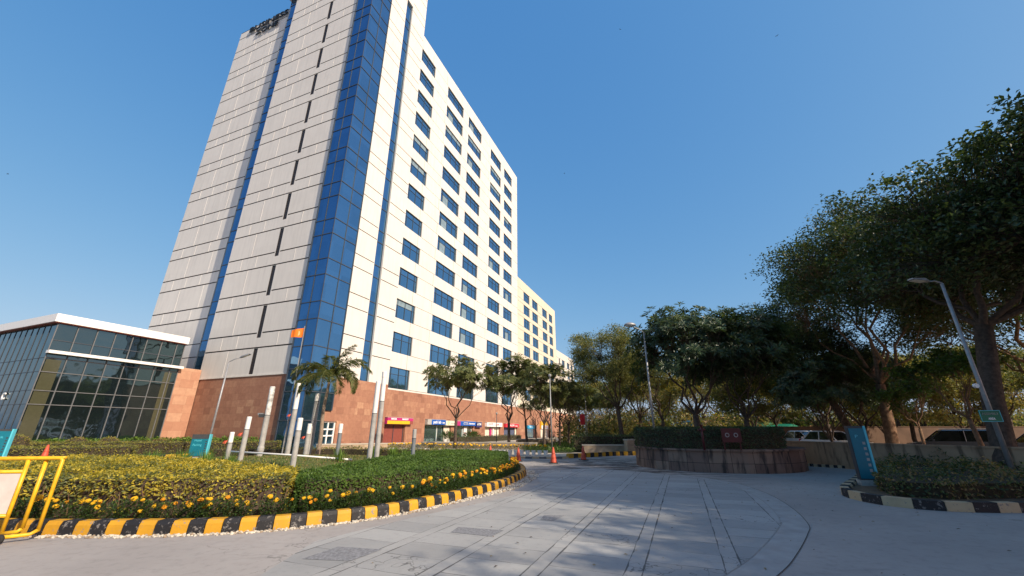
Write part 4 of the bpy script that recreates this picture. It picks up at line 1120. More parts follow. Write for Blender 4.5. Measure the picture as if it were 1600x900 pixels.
em = MB(); em.lathe([(.11, -.004), (.11, .004)], M['flagyel'], 14, c=(0, 0, 0)); e_ = em.build('emblem', o); e_.location = (-.30, -.055, -.42); e_.rotation_euler = (R(90), 0, 0); e_.scale = (1, 1.4, 1)

# ------------------------------------------------------------------ street lamps
def lamp(label, base, top, arm, head_len, kind, r0=.075, r1=.045, name='street_lamp'):
    t = thing(name, label, 'street lamp', tuple(base)); b = Vector(base); tp = Vector(top) - b
    q = MB(); q.lathe([(r0*1.9, 0), (r0*1.9, .03), (r0*1.2, .05)], M['galv'], 10); q.tube([(0, 0, 0), tp], [r0, r1], M['galv'], 12); q.build('pole', t, True)
    q = MB(); e = tp + Vector(arm); mid = tp + Vector(arm)*.5 + Vector((0, 0, .06)); q.tube([tp - Vector((0, 0, .1)), tp + Vector((0, 0, .02)), mid, e], [.03, .03, .026, .024], M['galv'], 8); q.build('arm', t, True)
    d_ = Vector(arm).normalized()
    q = MB()
    if kind == 'dome':
        mxx = Matrix.Scale(1, 3); pr = [(.0, .17), (.12, .15), (.22, .09), (.27, 0), (.25, -.02)]
        q.lathe(pr[::-1], M['galv'], 18); hd = q.build('lamp_head', t, True); hd.location = e + d_*.22; hd.scale = (1.15, .8, .9)
        q = MB(); q.lathe([(.23, -.02), (.15, -.07), (.02, -.09)], M['lamp'], 16); ln = q.build('lens', hd, True)
    else:
        side = d_.cross(Vector((0, 0, 1))).normalized(); up = side.cross(d_)
        mx = Matrix((( *d_, 0), (*side, 0), (*up, 0), (0, 0, 0, 1))).transposed(); mx = Matrix.Translation(e) @ mx
        vs = [Vector(p) for p in [(0,-.05,-.02),(head_len*.3,-.13,-.03),(head_len,-.10,-.02),(head_len,.10,-.02),(head_len*.3,.13,-.03),(0,.05,-.02),(0,-.04,.04),(head_len*.3,-.11,.07),(head_len,-.07,.02),(head_len,.07,.02),(head_len*.3,.11,.07),(0,.04,.04)]]
        q.add([mx @ v for v in vs], [(5,4,3,2,1,0),(6,7,8,9,10,11),(0,1,7,6),(1,2,8,7),(2,3,9,8),(3,4,10,9),(4,5,11,10),(5,0,6,11)], M['galv']); hd = q.build('lamp_head', t)
        q = MB(); q.box((head_len*.3, -.09, -.045), (head_len*.9, .09, -.031), M['lamp'], mx); q.build('lens', hd)
    return t
b = at(322, 706, 27.0); tp = at(354, 562, 27.0)
lamp('slim grey lamp with a flat head leaning before the sandstone wall at left', (b.x, b.y, .3), (b.x + .1, 27, at(352, 566, 27).z), (.75, -.1, .28), .75, 'flat')
b = at(1015, 600, 19.8); lamp('round-headed street lamp behind the round planter', (b.x - .04, 19.8, .8), (b.x, 19.8, at(1008, 520, 19.8).z), (-.6, -.3, .22), .5, 'dome', .06, .035)
b = at(1530, 600, 12.8); lamp('tall bent-top street lamp carrying a green sign at the right', (b.x, 12.8, .1), (b.x + .05, 12.8, at(1482, 443, 12.8).z), (-.55, -.1, .03), .75, 'flat', .068, .045)
for i, (px, py, ty, Y) in enumerate([(861, 705, 590, 33), (776, 688, 648, 55), (916, 700, 600, 44)]):
    b = at(px, 650, Y)
    lab = ['pale slender lamp post among the row of trees by the shops', 'short dark lamp post against the sandstone near the white shop sign', 'thin lamp post among the trees, left of the round planter'][i]
    t = thing('lamp_post', lab, 'lamp post', (b.x, Y, .1)); zt = at(px, ty, Y).z
    q = MB(); q.tube([(0, 0, 0), (0, 0, zt - .1)], [.06, .035], M['galv'] if i != 1 else M['frame'], 8); q.build('pole', t, True)
    q = MB(); q.lathe([(.05, zt - .12), (.14, zt + .05), (.12, zt + .14), (.02, zt + .2)], M['galv'], 10); q.build('lantern', t, True)
# green sign on the right lamp
b = at(1546, 650, 12.65); t = thing('direction_sign', 'small green sign with pale lettering strapped to the right lamp post', 'sign', (b.x, 12.62, b.z), R(-12))
q = MB(); q.box((-.27, -.01, -.17), (.27, .01, .17), M['greensign']); q.build('sign_plate', t)
q = MB()
for a_, b_ in (((-.265, -.165), (.265, -.150)), ((-.265, .150), (.265, .165)), ((-.265, -.15), (-.25, .15)), ((.25, -.15), (.265, .15))): q.box((a_[0], -.014, a_[1]), (b_[0], -.0105, b_[1]), M['tealbright'])
q.build('sign_border', t)
text_mb('ASSEMBLY', .09, .001, M['conc'], 'sign_lettering', t, Matrix.Translation((0, -.014, .06)) @ Matrix.Rotation(R(90), 4, 'X'), width=.42)
text_mb('AREA', .085, .001, M['whitelet'], 'sign_lettering', t, Matrix.Translation((.0, -.014, -.08)) @ Matrix.Rotation(R(90), 4, 'X'), width=.18, bold=.003)
q = MB(); q.tube([(-.03, .1, .9), (-.03, .02, .9)], .07, M['whitelet'], 10); q.build('junction_box', t)

# ------------------------------------------------------------------ teal signs
def totem(label, x, y, z, rz, w, h, d, txts, cap):
    t = thing('direction_totem', label, 'sign', (x, y, z), rz)
    q = MB(); q.box((-w/2, -d/2 + .01, .0), (w/2, d/2, h), M['signdark']); q.box((-w/2 - .03, -d/2 - .03, -.3), (w/2 + .03, d/2 + .03, .0), M['conc']); q.build('body', t)
    q = MB(); q.box((-w/2 + .02, -d/2 - .012, .04), (w/2 - .05, -d/2 + .009, h - cap), M['teal']); q.build('face_panel', t)
    q = MB(); q.box((w/2 - .045, -d/2 - .02, .0), (w/2 + .012, d/2 - .02, h), M['tealbright']); q.build('side_edge', t)
    for (s_, zz, sz, wd) in txts:
        text_mb(s_, sz, .001, M['tealbright'], 'sign_lettering', t, Matrix.Translation((-w*.12, -d/2 - .015, zz*h)) @ Matrix.Rotation(R(90), 4, 'X'), width=wd)
    q = MB()
    for k in range(6): q.box((w/2 - .16, -d/2 - .0155, h*.15 + k*h*.1), (w/2 - .09, -d/2 - .0125, h*.15 + k*h*.1 + h*.05), M['signdark'] if w > .5 else M['roofgrey'])
    q.build('sign_marks', t)
    return t
b = at(309, 712, 21.5); totem('teal direction board with dark cap beside the left lamp', b.x, 21.5, .40, R(14), .80, 1.05, .22, [('Hotel', .72, .14, .30), ('Parking', .52, .14, .38)], .22)
b = at(2, 700, 20.5); totem('teal board cut by the left edge of the photo', b.x - .1, 20.5, .45, R(20), .65, 1.25, .2, [('Exit', .7, .14, .25)], .1)
b = at(1354, 740, 13.1); totem('slim teal totem standing in the right kerbed island', b.x, 13.1, .25, R(-18), .44, 1.52, .22, [('P', .8, .12, .07)], .07)

# ------------------------------------------------------------------ cones
q0 = thing('traffic_cone', 'x', 'traffic cone', (0, 0, 0))
q = MB(); q.box((-.2, -.2, .0), (.2, .2, .035), M['rubber']); q.build('base', q0)
q = MB(); q.lathe([(.155, .035), (.15, .06), (.035, .70), (.02, .71)], M['orange'], 18); cc_ = q.build('cone_body', q0, True)
q = MB(); q.lathe([(.121, .24), (.135, .245), (.119, .26)], M['orange'], 18); q.lathe([(.09, .42), (.104, .425), (.088, .44)], M['orange'], 18); q.build('ring', cc_, True)
index_kids()
cones = [(865, 724, 'orange traffic cone second from the right, standing farthest out on the road'), (912, 719, 'orange traffic cone nearest the round planter'), (810, 721, 'orange traffic cone third from the right, close to the green hedge tip'), (766, 716, 'orange traffic cone mostly hidden behind the green hedge'), (66, 722, 'lone orange traffic cone behind the yellow barrier')]
for i, (px, py, lb) in enumerate(cones):
    u, f_, w = ray(px, py); k = -CAMH/w
    loc = (u*k, f_*k, 0.0); sc = [1.12, 1.08, 1.02, 1.05, 1.25][i]
    if i == 0: q0.location = loc; q0['label'] = lb; q0.scale = (sc,)*3
    else: dup(q0, loc, rr.uniform(0, 1), lb, sc)

# ------------------------------------------------------------------ yellow barrier
bar = thing('crowd_barrier', 'yellow wheeled tube barrier with a blank white board, cut by the left edge', 'barrier', (-7.62, 7.32, 0), R(8))
r_ = .028
def tb(name, pts, rad=r_, mat=M['yelmetal'], n=10): q = MB(); q.tube(pts, rad, mat, n); return q.build(name, bar, True)
H_ = 1.20
tb('outer_frame', [(-2.6, .0, .12), (-2.6, 0, H_ - .03), (-2.57, 0, H_), (-.03, 0, H_), (0, 0, H_ - .03), (0, 0, .12)])
tb('outer_frame', [(-2.6, .05, H_ + .01), (0, .05, H_ + .01)], .02)
tb('upright', [(-.27, .04, H_ - .02), (-.27, .04, .16)]); tb('upright', [(-.50, .0, H_ - .02), (-.50, .0, .10)])
tb('upright', [(-2.33, .04, H_ - .02), (-2.33, .04, .16)]); tb('upright', [(-2.1, .0, H_ - .02), (-2.1, .0, .10)])
tb('board_rail', [(-.50, 0, 1.0), (-2.1, 0, 1.0)]); tb('board_rail', [(-.50, 0, .35), (-2.1, 0, .35)])
tb('foot_loop', [(0, 0, .14), (-.05, -.06, .09), (-.35, -.28, .09), (-.9, -.30, .09)]); tb('foot_loop', [(-.27, .04, .16), (-.3, .02, .12), (-.50, 0, .10)])
tb('foot_loop', [(-2.6, 0, .14), (-2.55, -.06, .09), (-2.25, -.28, .09), (-1.7, -.30, .09)]); tb('bottom_rail', [(-.9, -.30, .09), (-1.7, -.30, .09)])
q = MB(); q.box((-2.07, -.012, .38), (-.53, .012, .97), M['boardwhite']); q.build('board', bar)
for x in (-.28, -2.3):
    q = MB(); ax = Matrix.Rotation(R(90), 3, 'X'); q.lathe([(.03, -.022), (.065, -.022), (.07, -.01), (.07, .01), (.065, .022), (.03, .022)], M['rubber'], 18, axis=ax); w_ = q.build('wheel', bar, True); w_.location = (x, -.27, .07)
    q = MB(); q.lathe([(.02, -.026), (.02, .026)], M['galv'], 10, axis=ax); q.build('hub', w_)

# ------------------------------------------------------------------ trees
def tree_mesh(seed, H, trunk_h, R_, zc, ch, ntips, trunk_r, leafL, leafW, mats, kind='rosette', lean=(0, 0), bark='bark', nl=6, per=12, limb_curve=.25, shell=.55, gaps=.25, topcut=None, dens=17):
    """returns (trunk mesh, crown mesh). crown envelope: ellipsoid radius R_ (xy) and ch (z) centred at zc."""
    rr = random.Random(seed); tb_ = MB(); cr = MB()
    tips = []
    nc = max(10, int(ntips / dens)); cl_ = []; tries = 0
    while len(cl_) < nc and tries < nc*60:
        tries += 1
        v = Vector((rr.gauss(0, 1), rr.gauss(0, 1), rr.gauss(0, 1))).normalized()
        if v.z < -.5: continue
        rad = min(.86, shell + (.92 - shell) * rr.random()**.5)
        lump = 1 + (.40 if R_ > 5 else .24)*noise.noise(v*1.9 + Vector((seed, 0, 0)))
        p = Vector((v.x*R_*rad*lump + lean[0], v.y*R_*rad*lump + lean[1], zc + v.z*ch*rad*lump))
        if any((p - q).length < R_*(.16 if dens > 12 else .10) for q in cl_): continue
        cl_.append(p)
    csz = R_ * .155
    while len(tips) < ntips:
        c0 = rr.choice(cl_); v = Vector((rr.gauss(0, 1), rr.gauss(0, 1), rr.gauss(0, 1)))
        if v.length > 1.7: continue
        tips.append(c0 + Vector((v.x*csz, v.y*csz, v.z*csz*.62 + csz*.1)))
    fork = Vector((lean[0]*.35, lean[1]*.35, trunk_h))
    base = Vector((0, 0, -.1))
    mid = base.lerp(fork, .5) + Vector((rr.uniform(-.12, .12), rr.uniform(-.12, .12), 0))
    tb_.tube([base, base + (mid-base)*.12, mid, fork], [trunk_r*1.5, trunk_r*1.1, trunk_r*.95, trunk_r*.85], M[bark], 10)
    # hierarchical grouping of tips
    def group(pts, k):
        cs = rr.sample(pts, min(k, len(pts)))
        for _ in range(4):
            b_ = [[] for _ in cs]
            for p in pts:
                b_[min(range(len(cs)), key=lambda i: (p - cs[i]).length_squared)].append(p)
            cs = [sum(q, Vector())/len(q) if q else cs[i] for i, q in enumerate(b_)]
        return [(c, q) for c, q in zip(cs, b_) if q]
    def curve(a_, b_, bend):
        m1 = a_.lerp(b_, .35) + Vector((rr.uniform(-1, 1), rr.uniform(-1, 1), rr.uniform(-.2, .8)))*bend*(b_-a_).length*.5
        m2 = a_.lerp(b_, .7) + Vector((rr.uniform(-1, 1), rr.uniform(-1, 1), rr.uniform(-.3, .5)))*bend*(b_-a_).length*.4
        return [a_, m1, m2, b_]
    for c1, g1 in group(tips, nl):
        e1 = fork.lerp(c1, .52); e1.z = fork.z + (c1.z - fork.z)*.45
        f1 = (len(g1)/len(tips))**.45
        r1 = trunk_r*.85*f1
        tb_.tube(curve(fork, e1, limb_curve), [r1, r1*.85, r1*.75, r1*.66], M[bark], 7, False)
        for c2, g2 in group(g1, max(2, len(g1)//max(6, ntips//28))):
            e2 = e1.lerp(c2, .62); r2 = max(.012, r1*.5*(len(g2)/len(g1))**.3)
            tb_.tube(curve(e1, e2, limb_curve), [r2, r2*.8, r2*.7, r2*.6], M[bark], 5, False)
            for p in g2:
                r3 = max(.006, r2*.38)
                tb_.tube([e2, e2.lerp(p, .5) + Vector((rr.uniform(-.1, .1), rr.uniform(-.1, .1), rr.uniform(-.08, .12))), p], [r3, r3*.8, r3*.5], M[bark], 3, False)
    for p in tips:
        out = (p - Vector((lean[0], lean[1], zc - ch*.35))).normalized()
        mt0 = rr.random()
        kk = .5 + noise.noise(p*.55 + Vector((seed, 5, 5)))*.9
        if kind == 'rosette':
            ax = (out + Vector((rr.gauss(0, .25), rr.gauss(0, .25), .35))).normalized()
            o1 = ax.orthogonal().normalized(); o2 = ax.cross(o1)
            for i in range(per):
                a_ = 2*pi*i/per*2.4 + rr.uniform(-.2, .2); el = rr.uniform(-.25, .75)
                d_ = (o1*cos(a_) + o2*sin(a_) + ax*el).normalized()
                L = leafL*rr.uniform(.7, 1.2); mt = mats[min(len(mats)-1, max(0, int((kk*.7 + rr.random()*.5 - .1)*len(mats))))]
                cr.leaf(p + d_*.03, d_, ax, L, leafW*rr.uniform(.8, 1.2), mt)
        else:
            sp = leafL*1.5 if kind == 'fine' else leafL*1.1
            for i in range(per):
                q_ = p + Vector((rr.gauss(0, sp), rr.gauss(0, sp), rr.gauss(0, sp*.7)))
                d_ = Vector((rr.gauss(0, 1) + out.x*.6, rr.gauss(0, 1) + out.y*.6, rr.gauss(-.15, .7))).normalized()
                L = leafL*rr.uniform(.6, 1.3); mt = mats[min(len(mats)-1, max(0, int((kk*.7 + rr.random()*.5 - .1)*len(mats))))]
                cr.leaf(q_, d_, Vector((rr.gauss(0, .6), rr.gauss(0, .6), 1)), L, leafW*rr.uniform(.8, 1.2), mt)
    return tb_, cr
def make_tree(name, label, loc, rz=0, group=None, **kw):
    t = thing(name, label, 'tree', loc, rz, group); a_, b_ = tree_mesh(**kw)
    a_.build('trunk', t, True); b_.build('crown', t); return t

# prototypes
DK = [M['leaf_dark'], M['leaf_dark'], M['leaf_mid']]
OL = [M['leaf_mid'], M['leaf_olive'], M['leaf_olive'], M['leaf_light']]
plan = make_tree('rosette_leaf_tree', 'broad dark tree at the left in the round stone planter', (9.25, 21.0, .85), 0,
    seed=11, H=7, trunk_h=1.5, R_=3.15, zc=4.6, ch=2.65, ntips=900, trunk_r=.17, leafL=.30, leafW=.09, mats=DK, per=13, nl=6, shell=.3, dens=9)
plan2 = make_tree('rosette_leaf_tree', 'broad dark tree at the right in the round stone planter', (12.0, 21.4, .85), 0,
    seed=12, H=7, trunk_h=1.3, R_=2.95, zc=4.6, ch=2.6, ntips=860, trunk_r=.15, leafL=.30, leafW=.09, mats=DK, per=13, nl=7, shell=.3, dens=9)
s1 = make_tree('street_tree', 'sunlit spreading tree in front of the bank, leftmost of the shop row', (at(713, 650, 38).x, 38, .1), 0,
    seed=21, H=7, trunk_h=2.5, R_=3.5, zc=6.0, ch=2.1, ntips=470, trunk_r=.15, leafL=.30, leafW=.11, mats=OL, per=13, nl=6, limb_curve=.4, shell=.35, gaps=.22)
s2 = make_tree('street_tree', 'second tree of the shop row, its trunk forking wide before the red sign', (at(795, 650, 38.5).x, 38.5, .1), 0,
    seed=22, H=7.6, trunk_h=2.2, R_=3.1, zc=6.0, ch=2.3, ntips=430, trunk_r=.14, leafL=.30, leafW=.11, mats=OL, per=13, nl=5, limb_curve=.45, shell=.35, gaps=.2)
s3 = make_tree('street_tree', 'third tree of the shop row, slim and leaning slightly left', (at(824, 650, 40).x, 40, .1), 0,
    seed=23, H=7.4, trunk_h=2.4, R_=2.6, zc=5.6, ch=2.5, ntips=360, trunk_r=.12, leafL=.24, leafW=.085, mats=[M['leaf_mid'], M['leaf_olive'], M['leaf_olive']], per=11, nl=5, limb_curve=.4, shell=.3, gaps=.2, lean=(-.5, 0))
bush = make_tree('feathery_tree', 'tall feathery pale green tree left of the round-headed lamp', (at(968, 650, 36).x, 36, .1), 0,
    seed=31, H=11, trunk_h=3.2, R_=4.0, zc=7.0, ch=3.8, ntips=700, trunk_r=.2, leafL=.17, leafW=.075, mats=[M['leaf_mid'], M['leaf_olive'], M['leaf_light'], M['leaf_mid']], per=50, nl=7, kind='fine', shell=.25, dens=12, lean=(-.3, 0))
bg1 = make_tree('background_tree', 'x', (0, 0, 0), 0, seed=41, H=10, trunk_h=2.6, R_=4.0, zc=6.4, ch=3.4, ntips=320, trunk_r=.2, leafL=.26, leafW=.12, mats=[M['leaf_olive'], M['leaf_mid'], M['leaf_light'], M['leaf_yellow']], per=22, nl=6, kind='broad', shell=.25, gaps=.2)
bg2 = make_tree('background_tree', 'x', (0, 0, 0), 0, seed=42, H=8, trunk_h=1.6, R_=3.6, zc=4.4, ch=3.0, ntips=300, trunk_r=.14, leafL=.26, leafW=.12, mats=[M['leaf_dry'], M['leaf_light'], M['leaf_olive'], M['leaf_yellow']], per=20, nl=7, kind='broad', shell=.2, gaps=.12)
big1 = make_tree('broad_leaf_tree', 'huge dark tree filling the upper right edge with a leaning trunk', (16.6, 14.6, 0), 0,
    seed=51, H=16, trunk_h=5.4, R_=6.2, zc=9.0, ch=4.7, ntips=2000, trunk_r=.32, leafL=.21, leafW=.12, mats=[M['leaf_dark'], M['leaf_dark'], M['leaf_mid']], per=20, nl=8, kind='broad', shell=.3, dens=22, gaps=.3, lean=(4.6, 1.0))
big2 = make_tree('broad_leaf_tree', 'tall small-leaved tree left of the huge dark tree', (at(1398, 690, 24).x, 24.3, 0), 0,
    seed=52, H=17, trunk_h=4.2, R_=5.5, zc=10.2, ch=6.2, ntips=1700, trunk_r=.3, leafL=.20, leafW=.11, mats=[M['leaf_dark'], M['leaf_mid'], M['leaf_dark'], M['leaf_olive']], per=26, nl=8, kind='fine', shell=.3, gaps=.24, lean=(1.2, 0), bark='bark_warm')
small = make_tree('young_tree', 'small rounded green tree behind the brown wall', (at(1444, 690, 21.5).x, 21.5, 0), 0,
    seed=53, H=5, trunk_h=1.7, R_=1.5, zc=3.3, ch=1.3, ntips=170, trunk_r=.08, leafL=.16, leafW=.09, mats=[M['leaf_mid'], M['hedge_green'], M['leaf_dark']], per=22, nl=5, kind='broad', shell=.2, gaps=.3, bark='bark_warm')
index_kids()
rowlab = 'street trees in front of the shops'
for o in (s1, s2, s3): o['group'] = rowlab
row = [(850, 36.5, s2, 1.6, 1.0), (872, 37.5, s3, 2.4, 1.0), (888, 43, s1, 3.9, 1.0), (905, 50, s2, 5.0, 1.05), (921, 52, s3, 1.0, 1.05), (935, 60, s1, 2.2, 1.1), (880, 55, s1, .8, 1.05), (858, 48, s2, 3.0, 1.05), (900, 66, s2, 4.1, 1.1), (838, 52, s3, .5, 1.0), (948, 47, s3, 2.9, 1.0)]
for i, (px, Y, pr, rz, sc) in enumerate(row):
    sc *= .80 if Y > 41 else .9
    dup(pr, (at(px, 650, Y).x, Y, .1), rz, nth(i + 3) + ' tree counted from the left along the shop row, ' + ['with olive crown', 'with slim trunk', 'seen through its neighbours'][i % 3], sc, rowlab)
# planter neighbours and the grove at right
def bgtree(px, Y, pr, rz, sc, lab, dz=0): return dup(pr, (at(px, 650, Y).x, Y, dz), rz, lab, sc, 'trees behind the round planter and wall')
bgl = [(1000, 44, bg1, 1, 1.0), (1035, 40, bg1, 2.1, .95), (1062, 52, bg2, .3, 1.1), (1100, 47, bg1, 3.3, 1.0), (1150, 56, bg2, 1.7, 1.2), (1190, 46, bg2, 2.9, 1.05), (1235, 52, bg1, 4.2, 1.1), (1275, 44, bg2, 5.1, 1.0), (1318, 54, bg1, .9, 1.15),
       (1352, 42, bg2, 2.2, 1.05), (1400, 47, bg1, 3.1, 1.1), (1440, 40, bg2, 4.4, 1.1), (1490, 46, bg1, 5.6, 1.15), (1530, 38, bg2, .2, 1.15), (1575, 42, bg1, 1.2, 1.1), (1625, 38, bg2, 2.6, 1.2), (965, 70, bg1, 4.8, 1.15), (990, 62, bg1, 2.0, 1.1), (1020, 72, bg2, 3.6, 1.4), (1120, 75, bg1, .4, 1.4), (1250, 72, bg1, 1.4, 1.5), (1340, 68, bg2, 3.9, 1.7), (1470, 62, bg1, 5.2, 1.4), (1580, 58, bg1, .6, 1.4), (1420, 33, bg1, 1.9, .8), (1500, 31, bg2, 3.2, .8), (1560, 30, bg1, 4.9, .75), (1375, 34.5, bg2, .7, .8), (1210, 35, bg1, 2.7, .75), (925, 85, bg1, 2.5, 1.2), (945, 95, bg1, 3.5, 1.3)]
bgs = sorted(bgl, key=lambda q: q[0])
for i, (px, Y, pr, rz, sc) in enumerate(bgs):
    bgtree(px, Y, pr, rz, sc, nth(i) + ' tree from the left in the grove behind the round planter, ' + ('olive green' if pr is bg1 else 'dry and yellowish'))
bg1.location = (at(1290, 650, 33).x, 33, 0); bg1['label'] = 'olive tree just behind the white car'; bg1['group'] = 'trees behind the round planter and wall'; bg1.scale = (.8,)*3
bg2.location = (at(1175, 650, 36).x, 36, 0); bg2['label'] = 'yellowish tree seen between the two planter trees'; bg2['group'] = 'trees behind the round planter and wall'
dup(plan2, (at(1290, 650, 25.5).x, 25.5, -.2), 2.0, 'dark broad tree right of the round planter behind the brown wall', (.95, .95, .92))
dup(plan, (at(1345, 650, 29).x, 29, 0), 4.0, 'dark tree rising between the planter trees and the tall small-leaved tree', (1.05, 1.05, 1.05))
dup(big2, (29.5, 21.5, 0), 2.5, 'tall tree behind the huge dark tree at the right edge', (1.0, 1.0, .9))
dup(big1, (24.5, 30, 0), 2.9, 'big dark tree standing farther back behind the tall small-leaved tree', (.85, .85, .8))
dup(small, (at(1520, 650, 17.6).x, 17.6, 0), 1.3, 'slender leaning sapling left of the huge tree trunk', (1.2, 1.2, 1.25), rot=(0, .12, 1.3))
# trees to the right, outside the frame: their shade falls over the plaza
for i, (x, y, rz, sc, pr) in enumerate([(19, 6.5, 1.0, .95, big1), (17.5, -1.5, 4.6, .95, big1), (23.5, 0.5, 3.9, 1.0, big2), (23.5, -7.5, 2.3, 1.0, big2), (18.5, -8.5, 5.6, .9, big1), (20.0, 3.5, 2.9, 1.0, big2), (27, 9, 3.0, 1.0, big2), (28, -3, 4.4, 1.1, big1)]):
    dup(pr, (x, y, 0), rz, nth(i) + ' shade tree beside the plaza beyond the right edge of the photo', sc, 'shade trees beyond the right edge')
for i, (x, y, rz, sc, pr) in enumerate([(-34, -14, 1.0, .9, big1), (-25, -19, 2.6, .85, big2), (-15, -22, 4.0, .9, big1), (-5, -24, 5.2, .85, big2), (-44, -6, .4, .9, big2), (6, -26, 3.3, .9, big1)]):
    dup(pr, (x, y, 0), rz, nth(i) + ' tree in the row behind the camera that the pavilion glass mirrors', sc, 'trees mirrored in the pavilion glass')

# palm
pb = at(496, 709, 22.5); pz = moundz(pb.x, pb.y) - .05
palm = thing('palm_tree', 'palm with arching feathery fronds on the mound before the glass corner', 'palm', (pb.x, 22.5, pz))
top = at(511, 597, 22.5).z - pz
q = MB(); n = 26; q.tube([(.04*sin(i*.3), 0, top*i/n) for i in range(n+1)], [(.115 - .045*i/n)*(1.05 if i % 2 else 1) for i in range(n+1)], M['palmbark'], 12); q.build('trunk', palm, True)
q = MB(); q.tube([(0, 0, top), (0, 0, top + .45)], [.085, .05], M['hedge_green2'], 10); q.build('crownshaft', palm, True)
fr_ = random.Random(6)
fronds = [(0.05, 1.25, 2.0, .7), (0.4, .95, 2.5, 1.9), (-.35, .55, 2.5, 2.4), (pi, .75, 2.3, 2.0), (pi - .5, .95, 2.2, 1.9), (pi + .4, .3, 2.1, 1.9), (-1.4, .5, 1.9, 2.2), (1.3, .8, 2.0, 1.8), (2.1, 1.2, 2.1, 1.2), (-2.2, .2, 2.0, 1.8), (-.8, .1, 2.0, 1.6), (.9, .45, 2.1, 2.1), (2.7, .4, 2.1, 2.2), (-2.7, .9, 2.2, 2.1), (-.2, .9, 2.3, 1.4)]
for az, el, L, dr in fronds:
    L *= 1.12; q = MB(); pts = []; p = Vector((0, 0, top + .38)); n = 22
    for i in range(n + 1):
        e = el - dr*1.12*(i/n)**1.25; d_ = Vector((cos(az)*cos(e), sin(az)*cos(e), sin(e))); pts.append(p.copy()); p = p + d_*(L/n)
    q.tube(pts, [.022*(1 - .85*i/n) for i in range(n+1)], M['leaf_olive'], 5, False)
    for i in range(2, n + 1):
        for sub in range(4):
            k = min(i, n-1); pp = pts[k-1].lerp(pts[k], sub/4); tg = (pts[k] - pts[k-1]).normalized(); sd = tg.cross(Vector((0, 0, 1))); sd = sd.normalized() if sd.length > .05 else Vector((-sin(az), cos(az), 0))
            u = i/n; ll = .58*(sin(pi*min(1, u*.85 + .12))**.6)
            for s_ in (-1, 1):
                d_ = (sd*s_*fr_.uniform(.7, 1) + tg*fr_.uniform(.35, .8) + Vector((0, 0, fr_.uniform(-.75, .25)))).normalized()
                q.leaf(pp, d_, Vector((0, 0, 1)), ll*fr_.uniform(.85, 1.1), .05, fr_.choice([M['leaf_olive'], M['leaf_mid'], M['leaf_light']]), .1)
    q.build('frond', palm)

# potted plants by the shops
def potplant(x, y, label, seed, h=1.0):
    t = thing('potted_palm', label, 'potted plant', (x, y, .09)); q = MB(); q.lathe([(.16, 0), (.22, .4), (.24, .4), (.24, .45)], M['whitepaint'], 14); q.build('pot', t)
    rr = random.Random(seed); q = MB()
    for _ in range(60):
        a_ = rr.uniform(0, 6.28); e = rr.uniform(.3, 1.4); p = Vector((0, 0, .45)); d_ = Vector((cos(a_)*cos(e), sin(a_)*cos(e), sin(e)))
        q.leaf(p + d_*h*.35, d_, Vector((0, 0, 1)), h*.75, .07, rr.choice([M['leaf_dark'], M['leaf_mid'], M['hedge_green']])); q.tube([p, p + d_*h*.4], .008, M['leaf_mid'], 3, False)
    q.build('foliage', t)
for i, s in enumerate((21.9, 22.9, 24.0, 28.6, 29.6, 30.5)):
    p = W(s, -1.3); potplant(p.x, p.y, nth(i) + ' potted palm from the left before the glazed shops', 60 + i, 1.1)

# ------------------------------------------------------------------ round planter
pl = thing('round_planter', 'large round stone-clad planter with stained slabs', 'planter', (9.95, 21.15, 0))
q = MB(); q.lathe([(3.72, -.05), (3.70, .82)], M['planterstone'], 30)
q.build('stone_wall', pl)
q = MB(); q.lathe([(3.30, .825), (3.78, .825), (3.78, .90), (3.30, .90)], M['planterstone'], 30); q.build('coping', pl)
q = MB(); q.lathe([(3.32, .70), (3.32, .78)], M['soil'], 30); q.build('soil', pl)
hp = [(9.55 + 3.35*cos(a_), 21.0 + 3.3*sin(a_)) for a_ in [2*pi*k/36 for k in range(36)]]
hedge('clipped_hedge', 'very dark round clipped hedge growing in the stone planter', hp, .80, .95, [M['leaf_dark'], M['leaf_dark'], M['leaf_mid']], 300, .085, seed=15, lump=.04)
# red board and hydrant by the planter hedge
b = at(1141, 677, 17.3); t = thing('fire_point_board', 'dull red board with two pale round marks on the planter hedge', 'sign', (b.x, 17.25, .9), R(-4))
q = MB(); q.box((-.38, -.02, .28), (.38, .02, .82), M['redsign']); q.build('board', t); q = MB(); q.box((-.33, .025, -.02), (-.29, .06, .8), M['redsign']); q.box((.29, .025, -.02), (.33, .06, .8), M['redsign']); q.build('leg', t)
for x in (-.17, .17):
    q = MB(); ax = Matrix.Rotation(R(90), 3, 'X'); q.lathe([(.085, -.006), (.085, .006)], M['roofgrey'], 16, axis=ax); o = q.build('round_mark', t); o.location = (x, -.028, .56)
    q = MB(); q.lathe([(.055, -.004), (.055, .004)], M['redsign'], 16, axis=ax); q.build('mark_centre', o).location = (0, -.008, 0)
b = at(1094, 668, 17.4); t = thing('fire_hydrant', 'slim dark red hydrant pipe with a wheel valve in the planter hedge', 'hydrant', (b.x, 17.3, .88))
q = MB(); q.tube([(0, 0, 0), (0, 0, .95)], .045, M['redsign'], 10); q.tube([(-.14, 0, .78), (.14, 0, .78)], .04, M['redsign'], 8); q.build('pipe', t, True)
q = MB(); q.lathe([(.1, .95), (.1, .98)], M['redsign'], 12); q.build('valve_wheel', t)

